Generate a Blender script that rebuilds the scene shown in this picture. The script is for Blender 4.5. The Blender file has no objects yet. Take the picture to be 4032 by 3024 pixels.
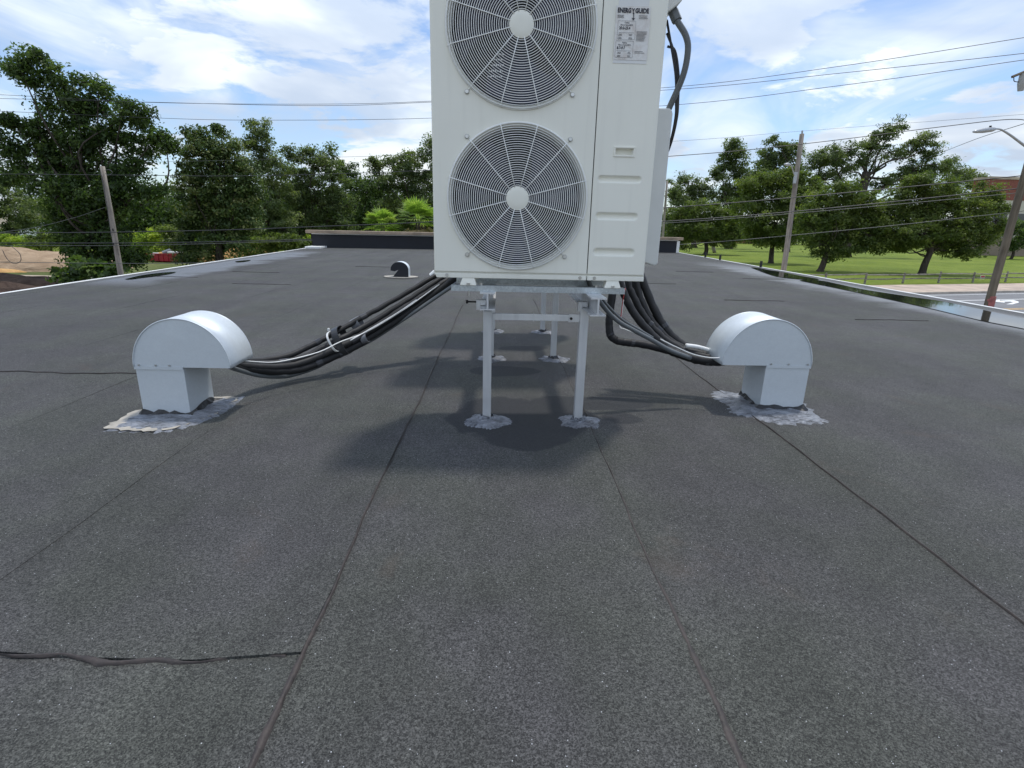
import bpy, math, random
import numpy as np
from mathutils import Vector, Matrix

random.seed(7)
rng = np.random.default_rng(11)
scene = bpy.context.scene
C = scene.collection

# ------------------------------------------------------------------ camera
F, CX, CY, HC = 2110.0, 2016.0, 1512.0, 0.95          # focal length and centre in photo pixels, eye height above roof
_u = np.array([166, 7088, 2110.0]); _u /= np.linalg.norm(_u)
_f = np.array([-48, 630, -2110.0]); _f -= _u * _f.dot(_u); _f /= np.linalg.norm(_f)
ROT = np.stack([np.cross(_f, _u), _f, _u])            # camera axes -> world axes (x across, y along the roof, z up)
EYE = np.array([0, 0, HC])
cam_d = bpy.data.cameras.new('camera')
cam = bpy.data.objects.new('camera', cam_d)
C.objects.link(cam)
cam_d.sensor_fit = 'HORIZONTAL'; cam_d.sensor_width = 36.0; cam_d.lens = 36.0 * F / 4032.0
cam_d.clip_start = 0.05; cam_d.clip_end = 3000
m = Matrix([list(r) for r in ROT]).to_4x4(); m.translation = EYE
cam.matrix_world = m
scene.camera = cam

# ------------------------------------------------------------------ sky, sun, exposure
SUN_DIR = Vector((0.36, 0.48, 2.0)).normalized()
SUN_EL = math.asin(SUN_DIR.z); SUN_AZ = math.atan2(SUN_DIR.x, SUN_DIR.y)
world = bpy.data.worlds.new('World'); scene.world = world
world.use_nodes = True
def build_world():
    nt = world.node_tree; nt.nodes.clear()
    N = nt.nodes.new; L = nt.links.new
    out = N('ShaderNodeOutputWorld'); bg = N('ShaderNodeBackground'); bg.inputs[1].default_value = 0.115
    L(bg.outputs[0], out.inputs[0])
    sky = N('ShaderNodeTexSky'); sky.sky_type = 'NISHITA'; sky.sun_disc = False
    sky.sun_elevation = SUN_EL; sky.sun_rotation = SUN_AZ
    sky.air_density = 1.0; sky.dust_density = 0.6; sky.ozone_density = 2.0
    tc = N('ShaderNodeTexCoord')
    sep = N('ShaderNodeSeparateXYZ'); L(tc.outputs['Generated'], sep.inputs[0])
    def M(op, a, b=None, c=None):
        n = N('ShaderNodeMath'); n.operation = op
        for i, v in enumerate((a, b, c)):
            if v is None: continue
            if isinstance(v, (int, float)): n.inputs[i].default_value = v
            else: L(v, n.inputs[i])
        return n.outputs[0]
    zz = M('ADD', M('MAXIMUM', sep.outputs[2], 0.0), 0.16)
    comb = N('ShaderNodeCombineXYZ')
    L(M('DIVIDE', sep.outputs[0], zz), comb.inputs[0]); L(M('DIVIDE', sep.outputs[1], zz), comb.inputs[1])
    def noise(scale, detail, rough, dist, loc, scl=(1, 1, 1), rot=0):
        mp = N('ShaderNodeMapping'); L(comb.outputs[0], mp.inputs[0])
        mp.inputs['Location'].default_value = loc; mp.inputs['Scale'].default_value = scl; mp.inputs['Rotation'].default_value = (0, 0, rot)
        n = N('ShaderNodeTexNoise'); L(mp.outputs[0], n.inputs['Vector'])
        n.inputs['Scale'].default_value = scale; n.inputs['Detail'].default_value = detail
        n.inputs['Roughness'].default_value = rough; n.inputs['Distortion'].default_value = dist
        return n.outputs['Fac']
    def ss(v, a, b):
        n = N('ShaderNodeMapRange'); n.interpolation_type = 'SMOOTHSTEP'; L(v, n.inputs[0])
        n.inputs[1].default_value = a; n.inputs[2].default_value = b
        return n.outputs[0]
    big = noise(0.55, 7, 0.52, 0.5, (3.1, 1.7, 0))
    wisp = noise(1.5, 6, 0.55, 1.2, (0.4, 5.2, 0), (1, 0.55, 1), 0.5)
    shade = noise(1.1, 5, 0.5, 0.4, (7.3, 2.2, 0))
    puff = noise(2.2, 9, 0.6, 0.3, (1.3, 8.8, 0))
    veil = M('MULTIPLY', ss(wisp, 0.31, 0.68), 0.82)
    thick = ss(M('ADD', big, M('MULTIPLY', M('SUBTRACT', puff, 0.5), 0.55)), 0.485, 0.575)
    cover = M('MINIMUM', M('MAXIMUM', veil, thick), 0.95)
    def rgb(c):
        n = N('ShaderNodeRGB'); n.outputs[0].default_value = (*c, 1); return n.outputs[0]
    def mix(f, a, b):
        n = N('ShaderNodeMix'); n.data_type = 'RGBA'; L(f, n.inputs[0]); L(a, n.inputs[6]); L(b, n.inputs[7]); return n.outputs[2]
    cloud = mix(ss(shade, 0.40, 0.64), rgb((5.4, 6.3, 7.7)), rgb((9.2, 9.8, 10.2)))
    cloud = mix(M('MULTIPLY', ss(big, 0.55, 0.72), 0.6), cloud, rgb((10.4, 10.6, 10.6)))
    # clouds brighten towards the zenith as an overcast dome does
    lum = M('MULTIPLY_ADD', M('MAXIMUM', sep.outputs[2], 0.0), 0.8, 0.66)
    vm = N('ShaderNodeVectorMath'); vm.operation = 'SCALE'; L(cloud, vm.inputs[0]); L(lum, vm.inputs['Scale']); cloud = vm.outputs[0]
    tint = N('ShaderNodeMix'); tint.data_type = 'RGBA'; tint.blend_type = 'MULTIPLY'
    tint.inputs[0].default_value = 1.0; L(sky.outputs[0], tint.inputs[6]); tint.inputs[7].default_value = (0.98, 1.05, 1.17, 1)
    L(mix(cover, tint.outputs[2], cloud), bg.inputs[0])
build_world()
sun_d = bpy.data.lights.new('sun', 'SUN'); sun_d.energy = 2.0; sun_d.angle = math.radians(4.0); sun_d.color = (1.0, 0.96, 0.9)
sun = bpy.data.objects.new('sun', sun_d); C.objects.link(sun)
sun.rotation_euler = SUN_DIR.to_track_quat('Z', 'Y').to_euler()
vs = scene.view_settings
vs.view_transform = 'Standard'; vs.look = 'None'; vs.gamma = 1.0; vs.exposure = 0.32; vs.use_curve_mapping = False
scene.render.engine = 'CYCLES'
scene.cycles.max_bounces = 6; scene.cycles.diffuse_bounces = 3; scene.cycles.transparent_max_bounces = 6
scene.cycles.use_denoising = True

# ------------------------------------------------------------------ geometry helpers
def ray(x, y): return ROT @ np.array([(x - CX) / F, -(y - CY) / F, -1.0])
def on_z(x, y, z=0.0):
    d = ray(x, y); return EYE + d * (z - HC) / d[2]
def on_y(x, y, Y):
    d = ray(x, y); return EYE + d * Y / d[1]

def root_loc(o):
    while o.parent: o = o.parent
    return np.array(o.location)
def tag(o, label=None, cat=None, group=None, kind=None):
    if label: o['label'] = label
    if cat: o['category'] = cat
    if group: o['group'] = group
    if kind: o['kind'] = kind
    return o
def thing(name, loc, label, cat, group=None):
    o = bpy.data.objects.new(name, None); C.objects.link(o); o.location = loc
    o.empty_display_size = 0.1
    return tag(o, label, cat, group)
def copy_tree(o, parent=None):
    c = o.copy(); C.objects.link(c)
    if parent: c.parent = parent
    for ch in list(o.children): copy_tree(ch, c)
    return c

class MB:
    def __init__(s): s.v = []; s.f = []
    def add(s, vs_, fs):
        b = len(s.v); s.v.extend([tuple(map(float, p)) for p in vs_]); s.f.extend([tuple(i + b for i in f) for f in fs]); return s
    def box(s, lo, hi, rz=0.0, piv=None):
        (x0, y0, z0), (x1, y1, z1) = lo, hi
        p = [(x0, y0, z0), (x1, y0, z0), (x1, y1, z0), (x0, y1, z0), (x0, y0, z1), (x1, y0, z1), (x1, y1, z1), (x0, y1, z1)]
        if rz:
            px, py = piv if piv else ((x0 + x1) / 2, (y0 + y1) / 2); c, sn = math.cos(rz), math.sin(rz)
            p = [(px + (x - px) * c - (y - py) * sn, py + (x - px) * sn + (y - py) * c, z) for x, y, z in p]
        return s.add(p, [(0, 3, 2, 1), (4, 5, 6, 7), (0, 1, 5, 4), (1, 2, 6, 5), (2, 3, 7, 6), (3, 0, 4, 7)])
    def tube(s, pts, r, n=8, caps=True):
        P = [Vector(p) for p in pts]; k = len(P)
        R = r if hasattr(r, '__len__') else [r] * k
        up = Vector((0, 0, 1)); T0 = (P[1] - P[0]).normalized()
        if abs(T0.dot(up)) > 0.95: up = Vector((1, 0, 0))
        a = T0.cross(up).normalized(); vs_ = []
        for i in range(k):
            t = (P[min(i + 1, k - 1)] - P[max(i - 1, 0)]).normalized()
            a = (a - t * a.dot(t)).normalized(); b = t.cross(a)
            for j in range(n):
                q = 2 * math.pi * j / n
                vs_.append(P[i] + (a * math.cos(q) + b * math.sin(q)) * R[i])
        fs = [(i * n + j, i * n + (j + 1) % n, (i + 1) * n + (j + 1) % n, (i + 1) * n + j) for i in range(k - 1) for j in range(n)]
        if caps: fs += [tuple(range(n - 1, -1, -1)), tuple((k - 1) * n + j for j in range(n))]
        return s.add(vs_, fs)
    def ring(s, c, rad, r, ax='y', n=96, m=5):
        vs_ = []
        for i in range(n):
            q = 2 * math.pi * i / n; cx_, sx_ = math.cos(q), math.sin(q)
            for j in range(m):
                w = 2 * math.pi * j / m; rr = rad + r * math.cos(w); h = r * math.sin(w)
                p = (rr * cx_, h, rr * sx_) if ax == 'y' else (rr * cx_, rr * sx_, h)
                vs_.append((c[0] + p[0], c[1] + p[1], c[2] + p[2]))
        fs = [(i * m + j, i * m + (j + 1) % m, ((i + 1) % n) * m + (j + 1) % m, ((i + 1) % n) * m + j) for i in range(n) for j in range(m)]
        return s.add(vs_, fs)
    def disc_y(s, c, rad, y0, y1, n=48):            # short cylinder along y
        vs_ = [(c[0] + rad * math.cos(2 * math.pi * i / n), y, c[1] + rad * math.sin(2 * math.pi * i / n)) for y in (y0, y1) for i in range(n)]
        fs = [tuple(range(n)), tuple(range(2 * n - 1, n - 1, -1))] + [(i, n + i, n + (i + 1) % n, (i + 1) % n) for i in range(n)]
        return s.add(vs_, fs)
    def prism_y(s, outline, y0, y1):                 # outline in x,z swept along y
        n = len(outline)
        vs_ = [(x, y, z) for y in (y0, y1) for x, z in outline]
        fs = [tuple(range(n)), tuple(range(2 * n - 1, n - 1, -1))] + [(i, n + i, n + (i + 1) % n, (i + 1) % n) for i in range(n)]
        return s.add(vs_, fs)
    def prism_z(s, outline, z0, z1):
        n = len(outline)
        vs_ = [(x, y, z) for z in (z0, z1) for x, y in outline]
        fs = [tuple(range(n - 1, -1, -1)), tuple(range(n, 2 * n))] + [(i, (i + 1) % n, n + (i + 1) % n, n + i) for i in range(n)]
        return s.add(vs_, fs)
    def build(s, name, mat, parent=None, smooth=False, bevel=0.0, loc=None, kind=None, label=None):
        if parent is not None: o_ = root_loc(parent)
        else: o_ = np.array(loc if loc is not None else (0, 0, 0), float)
        me = bpy.data.meshes.new(name)
        me.from_pydata([tuple(np.array(p) - o_) for p in s.v], [], s.f)
        me.update()
        if smooth: me.polygons.foreach_set('use_smooth', [True] * len(me.polygons))
        o = bpy.data.objects.new(name, me); C.objects.link(o); me.materials.append(mat)
        if parent is not None: o.parent = parent
        else: o.location = o_
        if bevel:
            b = o.modifiers.new('bevel', 'BEVEL'); b.width = bevel; b.segments = 2; b.limit_method = 'ANGLE'; b.angle_limit = 0.6
        if smooth and bevel: pass
        if kind: o['kind'] = kind
        if label: o['label'] = label
        return o

def smooth_pts(pts, k=6):
    P = [np.array(p, float) for p in pts]; P = [2 * P[0] - P[1]] + P + [2 * P[-1] - P[-2]]; out = []
    for i in range(1, len(P) - 2):
        a, b, c, d = P[i - 1:i + 3]
        for t in np.linspace(0, 1, k, endpoint=False):
            out.append(0.5 * ((2 * b) + (c - a) * t + (2 * a - 5 * b + 4 * c - d) * t * t + (3 * b - a - 3 * c + d) * t ** 3))
    out.append(P[-2]); return out

# ------------------------------------------------------------------ materials
class NT:
    def __init__(s, name):
        s.m = bpy.data.materials.new(name); s.m.use_nodes = True; s.t = s.m.node_tree
        s.b = s.t.nodes['Principled BSDF']; s.out = s.t.nodes['Material Output']; s.geo = s.t.nodes.new('ShaderNodeNewGeometry')
        s.tc = None
    def N(s, k): return s.t.nodes.new(k)
    def L(s, a, b): s.t.links.new(a, b)
    def val(s, sock, v):
        if isinstance(v, (int, float)): sock.default_value = v
        elif isinstance(v, tuple): sock.default_value = v if len(v) == len(sock.default_value) else (*v, 1)
        else: s.L(v, sock)
    def pos(s): return s.geo.outputs['Position']
    def obj(s):
        if not s.tc: s.tc = s.N('ShaderNodeTexCoord')
        return s.tc.outputs['Object']
    def math(s, op, a, b=0.0, c=0.0):
        n = s.N('ShaderNodeMath'); n.operation = op
        for i, v in enumerate((a, b, c)): s.val(n.inputs[i], v)
        return n.outputs[0]
    def map(s, v, scl=(1, 1, 1), loc=(0, 0, 0), rot=(0, 0, 0)):
        n = s.N('ShaderNodeMapping'); s.L(v, n.inputs[0]); n.inputs['Scale'].default_value = scl; n.inputs['Location'].default_value = loc; n.inputs['Rotation'].default_value = rot
        return n.outputs[0]
    def noise(s, v, scale, detail=3, rough=0.5, dist=0.0):
        n = s.N('ShaderNodeTexNoise'); s.L(v, n.inputs['Vector']); n.inputs['Scale'].default_value = scale
        n.inputs['Detail'].default_value = detail; n.inputs['Roughness'].default_value = rough; n.inputs['Distortion'].default_value = dist
        return n.outputs['Fac']
    def vor(s, v, scale):
        n = s.N('ShaderNodeTexVoronoi'); s.L(v, n.inputs['Vector']); n.inputs['Scale'].default_value = scale; return n
    def ss(s, v, a, b, lo=0.0, hi=1.0):
        n = s.N('ShaderNodeMapRange'); n.interpolation_type = 'SMOOTHSTEP'; s.val(n.inputs[0], v)
        for i, q in zip((1, 2, 3, 4), (a, b, lo, hi)): n.inputs[i].default_value = q
        return n.outputs[0]
    def mix(s, f, a, b, mode='MIX'):
        n = s.N('ShaderNodeMix'); n.data_type = 'RGBA'; n.blend_type = mode; s.val(n.inputs[0], f); s.val(n.inputs[6], a); s.val(n.inputs[7], b); return n.outputs[2]
    def ramp(s, v, *stops):
        n = s.N('ShaderNodeValToRGB'); s.L(v, n.inputs[0]); e = n.color_ramp.elements
        while len(e) < len(stops): e.new(0.5)
        for k, (p, c) in zip(e, stops): k.position = p; k.color = (*c, 1)
        return n.outputs[0]
    def sep(s, v):
        n = s.N('ShaderNodeSeparateXYZ'); s.L(v, n.inputs[0]); return n.outputs
    def bump(s, h, strength=0.3, dist=0.01):
        n = s.N('ShaderNodeBump'); n.inputs['Strength'].default_value = strength; n.inputs['Distance'].default_value = dist; s.L(h, n.inputs['Height']); s.L(n.outputs[0], s.b.inputs['Normal'])
    def set(s, col=None, rough=None, metal=None, spec=None):
        if col is not None: s.val(s.b.inputs['Base Color'], col)
        if rough is not None: s.val(s.b.inputs['Roughness'], rough)
        if metal is not None: s.val(s.b.inputs['Metallic'], metal)
        if spec is not None: s.val(s.b.inputs['Specular IOR Level'], spec)
        return s.m

def plain(name, col, rough=0.6, metal=0.0, spec=0.5, var=0.15, scale=8.0, bump=0.0, bscale=60):
    t = NT(name); n = t.noise(t.pos(), scale, 4, 0.6)
    lo = tuple(c * (1 - var) for c in col); hi = tuple(min(1, c * (1 + var)) for c in col)
    t.set(t.ramp(n, (0.3, lo), (0.7, hi)), t.ss(n, 0.3, 0.7, max(0.02, rough - 0.06), min(1, rough + 0.06)), metal, spec)
    if bump: t.bump(t.noise(t.pos(), bscale, 3), bump, 0.002)
    return t.m

def roof_material():
    t = NT('granule_membrane'); P = t.pos(); sx = t.sep(P)
    g = t.vor(P, 420.0); gr = t.sep(g.outputs['Color'])
    fine = t.noise(P, 130.0, 3, 0.75)
    mott = t.noise(P, 7.0, 4, 0.6)
    big = t.noise(P, 0.9, 4, 0.55)
    streak = t.noise(t.map(P, (3.2, 0.10, 1)), 1.0, 4, 0.6)
    v = t.math('MULTIPLY_ADD', gr[0], 1.25, 0.26)
    v = t.math('MULTIPLY', v, t.ss(fine, 0.32, 0.70, 0.62, 1.44))
    v = t.math('MULTIPLY', v, t.ss(mott, 0.25, 0.75, 0.90, 1.10))
    v = t.math('MULTIPLY', v, t.ss(big, 0.3, 0.7, 0.86, 1.14))
    v = t.math('MULTIPLY', v, t.ss(streak, 0.3, 0.7, 0.90, 1.10))
    oi = t.N('ShaderNodeObjectInfo')
    v = t.math('MULTIPLY', v, t.math('MULTIPLY_ADD', oi.outputs['Random'], 0.10, 0.95))
    hue = t.mix(t.ss(t.noise(P, 1.7, 3), 0.35, 0.65), (0.060, 0.062, 0.054), (0.062, 0.060, 0.060))
    cv = t.N('ShaderNodeCombineColor')
    for i in range(3): t.L(v, cv.inputs[i])
    col = t.mix(1.0, hue, cv.outputs[0], 'MULTIPLY')
    # faint rusty and pale stains
    st = t.math('MULTIPLY', t.ss(t.noise(P, 2.3, 5, 0.65, 0.8), 0.58, 0.74), 0.30)
    col = t.mix(st, col, (0.086, 0.064, 0.048))
    pale = t.math('MULTIPLY', t.ss(t.noise(t.map(P, (1, 1, 1), (9, 4, 0)), 3.1, 5, 0.7, 0.4), 0.62, 0.78), 0.34)
    col = t.mix(pale, col, (0.115, 0.12, 0.11))
    # mineral flecks
    s1 = t.vor(P, 130.0); r1 = t.sep(s1.outputs['Color'])
    fl = t.math('MULTIPLY', t.math('GREATER_THAN', r1[0], 0.955), t.math('LESS_THAN', s1.outputs['Distance'], 0.15))
    col = t.mix(fl, col, (0.50, 0.51, 0.53))
    # condensate stain soaked in round the stand feet
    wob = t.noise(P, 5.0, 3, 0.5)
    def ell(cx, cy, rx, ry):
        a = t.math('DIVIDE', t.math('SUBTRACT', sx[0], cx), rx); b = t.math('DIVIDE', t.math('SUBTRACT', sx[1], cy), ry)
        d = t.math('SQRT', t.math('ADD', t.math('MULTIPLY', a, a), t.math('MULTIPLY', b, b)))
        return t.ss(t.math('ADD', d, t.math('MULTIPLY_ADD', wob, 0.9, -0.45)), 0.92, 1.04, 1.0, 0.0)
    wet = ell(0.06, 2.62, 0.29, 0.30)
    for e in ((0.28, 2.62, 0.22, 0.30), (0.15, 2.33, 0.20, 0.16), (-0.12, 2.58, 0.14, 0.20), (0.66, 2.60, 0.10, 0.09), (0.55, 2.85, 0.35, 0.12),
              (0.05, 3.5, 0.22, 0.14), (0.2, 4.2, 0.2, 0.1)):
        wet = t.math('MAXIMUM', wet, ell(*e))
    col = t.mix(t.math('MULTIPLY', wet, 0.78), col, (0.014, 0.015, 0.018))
    # damp silt left by ponding along both eaves
    er = t.math('SUBTRACT', t.math('MULTIPLY_ADD', sx[1], 0.035, 6.55), sx[0])
    el = t.math('ADD', t.math('MULTIPLY_ADD', sx[1], 0.05, 5.75), sx[0])
    wobe = t.math('MULTIPLY_ADD', t.noise(P, 1.1, 4, 0.55), 1.6, -0.8)
    mr = t.math('MULTIPLY', t.ss(t.math('ADD', er, wobe), 0.9, 1.7, 1.0, 0.0), t.ss(sx[1], 13.0, 17.0, 1.0, 0.0))
    ml = t.math('MULTIPLY', t.ss(t.math('ADD', el, wobe), 0.7, 1.3, 1.0, 0.0), t.math('MULTIPLY', t.ss(sx[1], 7.5, 8.6), t.ss(sx[1], 16.0, 18.0, 1.0, 0.0)))
    damp = t.math('MULTIPLY', t.math('MAXIMUM', mr, ml), t.math('MULTIPLY', t.ss(er, 0.2, 0.45, 0.25, 1.0), t.ss(el, 0.1, 0.25, 0.4, 1.0)))
    col = t.mix(t.math('MULTIPLY', damp, 0.6), col, (0.14, 0.15, 0.165))
    rough = t.math('SUBTRACT', 0.82, t.math('MULTIPLY', wet, 0.04)); rough = t.math('SUBTRACT', rough, t.math('MULTIPLY', damp, 0.36))
    t.set(col, rough, spec=t.math('MULTIPLY_ADD', damp, 0.4, 0.3)); t.b.inputs['Sheen Weight'].default_value = 0.03; t.b.inputs['Sheen Roughness'].default_value = 0.5
    hgt = t.math('ADD', t.math('MULTIPLY', gr[1], 0.6), fine)
    t.bump(hgt, 0.7, 0.003)
    return t.m

M = {}
M['roof'] = roof_material()
M['bead'] = plain('bitumen_bead', (0.034, 0.026, 0.023), 0.6, var=0.5, scale=40, bump=0.8, bscale=160)
M['trim'] = plain('white_trim', (0.74, 0.74, 0.72), 0.4, var=0.08, scale=3)
M['curb_felt'] = plain('parapet_felt', (0.018, 0.019, 0.024), 0.85, var=0.3, scale=2)
M['coping'] = plain('coping_board', (0.33, 0.25, 0.18), 0.8, var=0.35, scale=3)
M['stucco'] = plain('wall_stucco', (0.5, 0.46, 0.4), 0.85, scale=2)
def cabinet_material():
    t = NT('cabinet_paint'); P = t.pos()
    n = t.noise(P, 3.0, 4, 0.6); o = t.noise(P, 420.0, 2, 0.6)
    c = t.ramp(n, (0.3, (0.84, 0.825, 0.725)), (0.7, (0.88, 0.865, 0.765)))
    rain = t.noise(t.map(P, (9, 9, 0.5)), 3.0, 4, 0.6)
    c = t.mix(t.math('MULTIPLY', t.ss(rain, 0.5, 0.75), 0.10), c, (0.52, 0.50, 0.44))
    t.set(c, 0.42, spec=0.5); t.bump(o, 0.12, 0.0006); return t.m
M['cab'] = cabinet_material()
M['cover'] = plain('cover_plastic', (0.66, 0.665, 0.635), 0.5, var=0.05)
M['wire'] = plain('grille_wire', (0.88, 0.88, 0.84), 0.35, var=0.04)
M['dark'] = plain('fan_plastic', (0.008, 0.008, 0.035), 0.35, var=0.3, scale=4)
M['coil'] = plain('coil_fins', (0.003, 0.003, 0.006), 0.7, var=0.3, scale=4)
M['gap'] = plain('panel_gap', (0.02, 0.02, 0.02), 0.8)
M['screw'] = plain('zinc_screw', (0.6, 0.6, 0.58), 0.32, 0.9, var=0.1)
def brushed(name, col, rough, sc=(1, 1, 1), metal=0.85, spangle=0.0, con=1.0):
    t = NT(name); P = t.pos(); n = t.noise(t.map(P, sc), 30.0, 4, 0.65); b = t.noise(P, 5.0, 3)
    v = t.math('ADD', t.math('MULTIPLY', n, 0.5), t.math('MULTIPLY', b, 0.5))
    if spangle:
        s_ = t.sep(t.vor(P, 140.0).outputs['Color'])[0]; v = t.math('ADD', t.math('MULTIPLY', v, 1 - spangle), t.math('MULTIPLY', s_, spangle))
    c = t.ramp(v, (0.3, tuple(q * (1 - .22 * con) for q in col)), (0.7, tuple(min(1, q * (1 + .12 * con)) for q in col)))
    t.set(c, t.ss(v, 0.3, 0.7, rough + 0.08, rough - 0.06), metal); t.bump(t.noise(P, 7.0, 2), 0.25, 0.012); return t.m
M['alu'] = brushed('mill_aluminium', (0.70, 0.71, 0.72), 0.42, (1, 1, 0.08), 0.55)
M['zinc'] = brushed('zinc_channel', (0.52, 0.57, 0.60), 0.36, (0.1, 1, 1), 0.8, 0.3)
M['galv'] = brushed('galvanised_sheet', (0.66, 0.705, 0.735), 0.45, (1, 1, 1), 0.35, 0.10, 0.35)
M['bolt'] = plain('dark_bolt', (0.03, 0.03, 0.03), 0.5, 0.5)
M['foam'] = plain('pipe_insulation', (0.014, 0.014, 0.015), 0.62, spec=0.45, var=0.25, scale=30, bump=0.25, bscale=220)
M['conduit'] = plain('grey_conduit', (0.115, 0.125, 0.13), 0.38, var=0.1)
M['cable'] = plain('black_cable', (0.012, 0.012, 0.013), 0.35)
M['white'] = plain('white_plastic', (0.78, 0.78, 0.76), 0.4, var=0.05)
M['tape'] = plain('grey_tape', (0.16, 0.165, 0.18), 0.3, spec=0.7)
M['band'] = plain('black_strap', (0.035, 0.036, 0.04), 0.35)
M['red'] = plain('red_wire', (0.35, 0.02, 0.02), 0.4)
def cement_material():
    t = NT('aluminised_cement'); P = t.pos()
    n = t.noise(t.map(P, (1, 1.5, 1)), 9.0, 5, 0.6, 0.8); k = t.noise(P, 70.0, 4, 0.65)
    st = t.noise(t.map(P, (0.5, 2.2, 1), rot=(0, 0, 0.35)), 22.0, 5, 0.6, 1.5)
    crack = t.ss(t.math('ABSOLUTE', t.math('SUBTRACT', st, 0.5)), 0.0, 0.045)
    c = t.ramp(t.math('ADD', t.math('MULTIPLY', n, 0.7), t.math('MULTIPLY', k, 0.3)), (0.32, (0.07, 0.074, 0.085)), (0.46, (0.17, 0.178, 0.198)), (0.66, (0.32, 0.335, 0.37)))
    c = t.mix(t.math('MULTIPLY', t.math('SUBTRACT', 1.0, crack), t.ss(n, 0.38, 0.6, 0.95, 0.35)), c, (0.022, 0.023, 0.026))
    t.set(c, 0.42, 0.1); t.bump(t.math('ADD', t.math('ADD', n, t.math('MULTIPLY', k, 0.25)), t.math('MULTIPLY', crack, 0.5)), 0.6, 0.010); return t.m
M['cement'] = cement_material()
M['primer'] = plain('pale_primer', (0.36, 0.33, 0.28), 0.8, var=0.3, scale=20)
M['mastic'] = plain('black_mastic', (0.012, 0.012, 0.013), 0.4, var=0.3, scale=30, bump=0.8, bscale=70)
def water_material():
    t = NT('rain_water'); t.set((0.012, 0.014, 0.014), 0.035, spec=0.6); t.b.inputs['IOR'].default_value = 1.33
    t.bump(t.noise(t.pos(), 3.0, 2), 0.02, 0.01); return t.m
M['water'] = water_material()
M['ink'] = plain('label_ink', (0.015, 0.015, 0.03), 0.6)
M['fineprint'] = plain('label_fineprint', (0.16, 0.16, 0.17), 0.7)
def label_material():
    t = NT('label_film'); n = t.noise(t.pos(), 22.0, 5, 0.6, 0.6)
    t.set(t.ramp(n, (0.3, (0.62, 0.56, 0.51)), (0.55, (0.78, 0.76, 0.72)), (0.8, (0.82, 0.81, 0.79))), 0.25, spec=0.6)
    t.bump(n, 0.2, 0.003); return t.m
M['label'] = label_material()
M['asphalt'] = plain('road_asphalt', (0.16, 0.16, 0.165), 0.85, var=0.22, scale=0.6)
M['paint_w'] = plain('white_road_paint', (0.72, 0.72, 0.70), 0.6, var=0.12, scale=3)
M['paint_y'] = plain('yellow_road_paint', (0.60, 0.36, 0.10), 0.6, var=0.15, scale=3)
M['concrete'] = plain('sidewalk_concrete', (0.43, 0.34, 0.27), 0.85, var=0.3, scale=0.7)
M['kerb'] = plain('kerb_concrete', (0.42, 0.37, 0.31), 0.85, var=0.25, scale=1.5)
def grass_material(name, a, b, c_):
    t = NT(name); P = t.pos(); n = t.noise(P, 0.11, 5, 0.65, 0.6); k = t.noise(t.map(P, (1, 2.2, 1)), 1.3, 6, 0.75); w = t.noise(P, 0.5, 4, 0.6)
    v = t.math('ADD', t.math('MULTIPLY', n, 0.45), t.math('MULTIPLY', k, 0.55))
    c = t.ramp(v, (0.36, a), (0.5, b), (0.62, c_))
    c = t.mix(t.math('MULTIPLY', t.ss(w, 0.58, 0.72), 0.35), c, (0.19, 0.17, 0.07))
    t.set(c, 0.9, spec=0.15); t.bump(k, 0.7, 0.25); return t.m
M['lawn'] = grass_material('park_grass', (0.085, 0.125, 0.020), (0.145, 0.195, 0.026), (0.215, 0.255, 0.045))
M['verge'] = grass_material('rough_grass', (0.06, 0.075, 0.025), (0.11, 0.135, 0.04), (0.19, 0.19, 0.08))
M['ground'] = plain('bare_ground', (0.20, 0.17, 0.11), 0.95, var=0.4, scale=0.2)
M['dirtroad'] = plain('dirt_track', (0.42, 0.34, 0.26), 0.95, var=0.2, scale=0.5)
def sand_material(name, a, b):
    t = NT(name); P = t.pos(); n = t.noise(t.map(P, (1, 1, 2.2), rot=(0.3, 0.2, 0)), 0.9, 6, 0.65, 0.7)
    t.set(t.ramp(n, (0.3, a), (0.7, b)), 0.95, spec=0.1); t.bump(n, 0.9, 0.25); return t.m
M['sand'] = sand_material('piled_sand', (0.24, 0.165, 0.105), (0.42, 0.31, 0.21))
M['orange'] = sand_material('orange_sand', (0.40, 0.22, 0.08), (0.58, 0.36, 0.16))
M['soil'] = sand_material('dark_soil', (0.045, 0.03, 0.025), (0.12, 0.085, 0.065))
M['skip_red'] = plain('red_skip_paint', (0.36, 0.014, 0.026), 0.5, var=0.3, scale=1.5)
def wood_material(name, a, b, sc=(6, 6, 0.35)):
    t = NT(name); P = t.pos(); n = t.noise(t.map(P, sc), 2.0, 6, 0.65, 0.3); k = t.noise(P, 1.3, 3)
    c = t.mix(t.ss(k, 0.35, 0.65), t.ramp(n, (0.3, a), (0.7, b)), t.ramp(n, (0.3, tuple(q * 0.6 for q in a)), (0.7, tuple(q * 0.85 for q in b))))
    t.set(c, 0.9, spec=0.2); t.bump(n, 0.5, 0.02); return t.m
M['pole'] = wood_material('weathered_pole', (0.20, 0.17, 0.14), (0.42, 0.37, 0.32))
M['pole_dark'] = wood_material('creosote_pole', (0.11, 0.09, 0.065), (0.25, 0.21, 0.16))
M['rail'] = wood_material('fence_rail', (0.12, 0.10, 0.085), (0.40, 0.37, 0.33), (1.2, 1.2, 4))
M['bark'] = wood_material('tree_bark', (0.035, 0.028, 0.022), (0.11, 0.09, 0.075), (5, 5, 1.2))
M['lampmetal'] = plain('lamp_metal', (0.42, 0.43, 0.44), 0.4, 0.4)
M['wireline'] = plain('overhead_wire', (0.035, 0.036, 0.038), 0.5)
M['wirelight'] = plain('weathered_wire', (0.10, 0.105, 0.10), 0.5)
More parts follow.
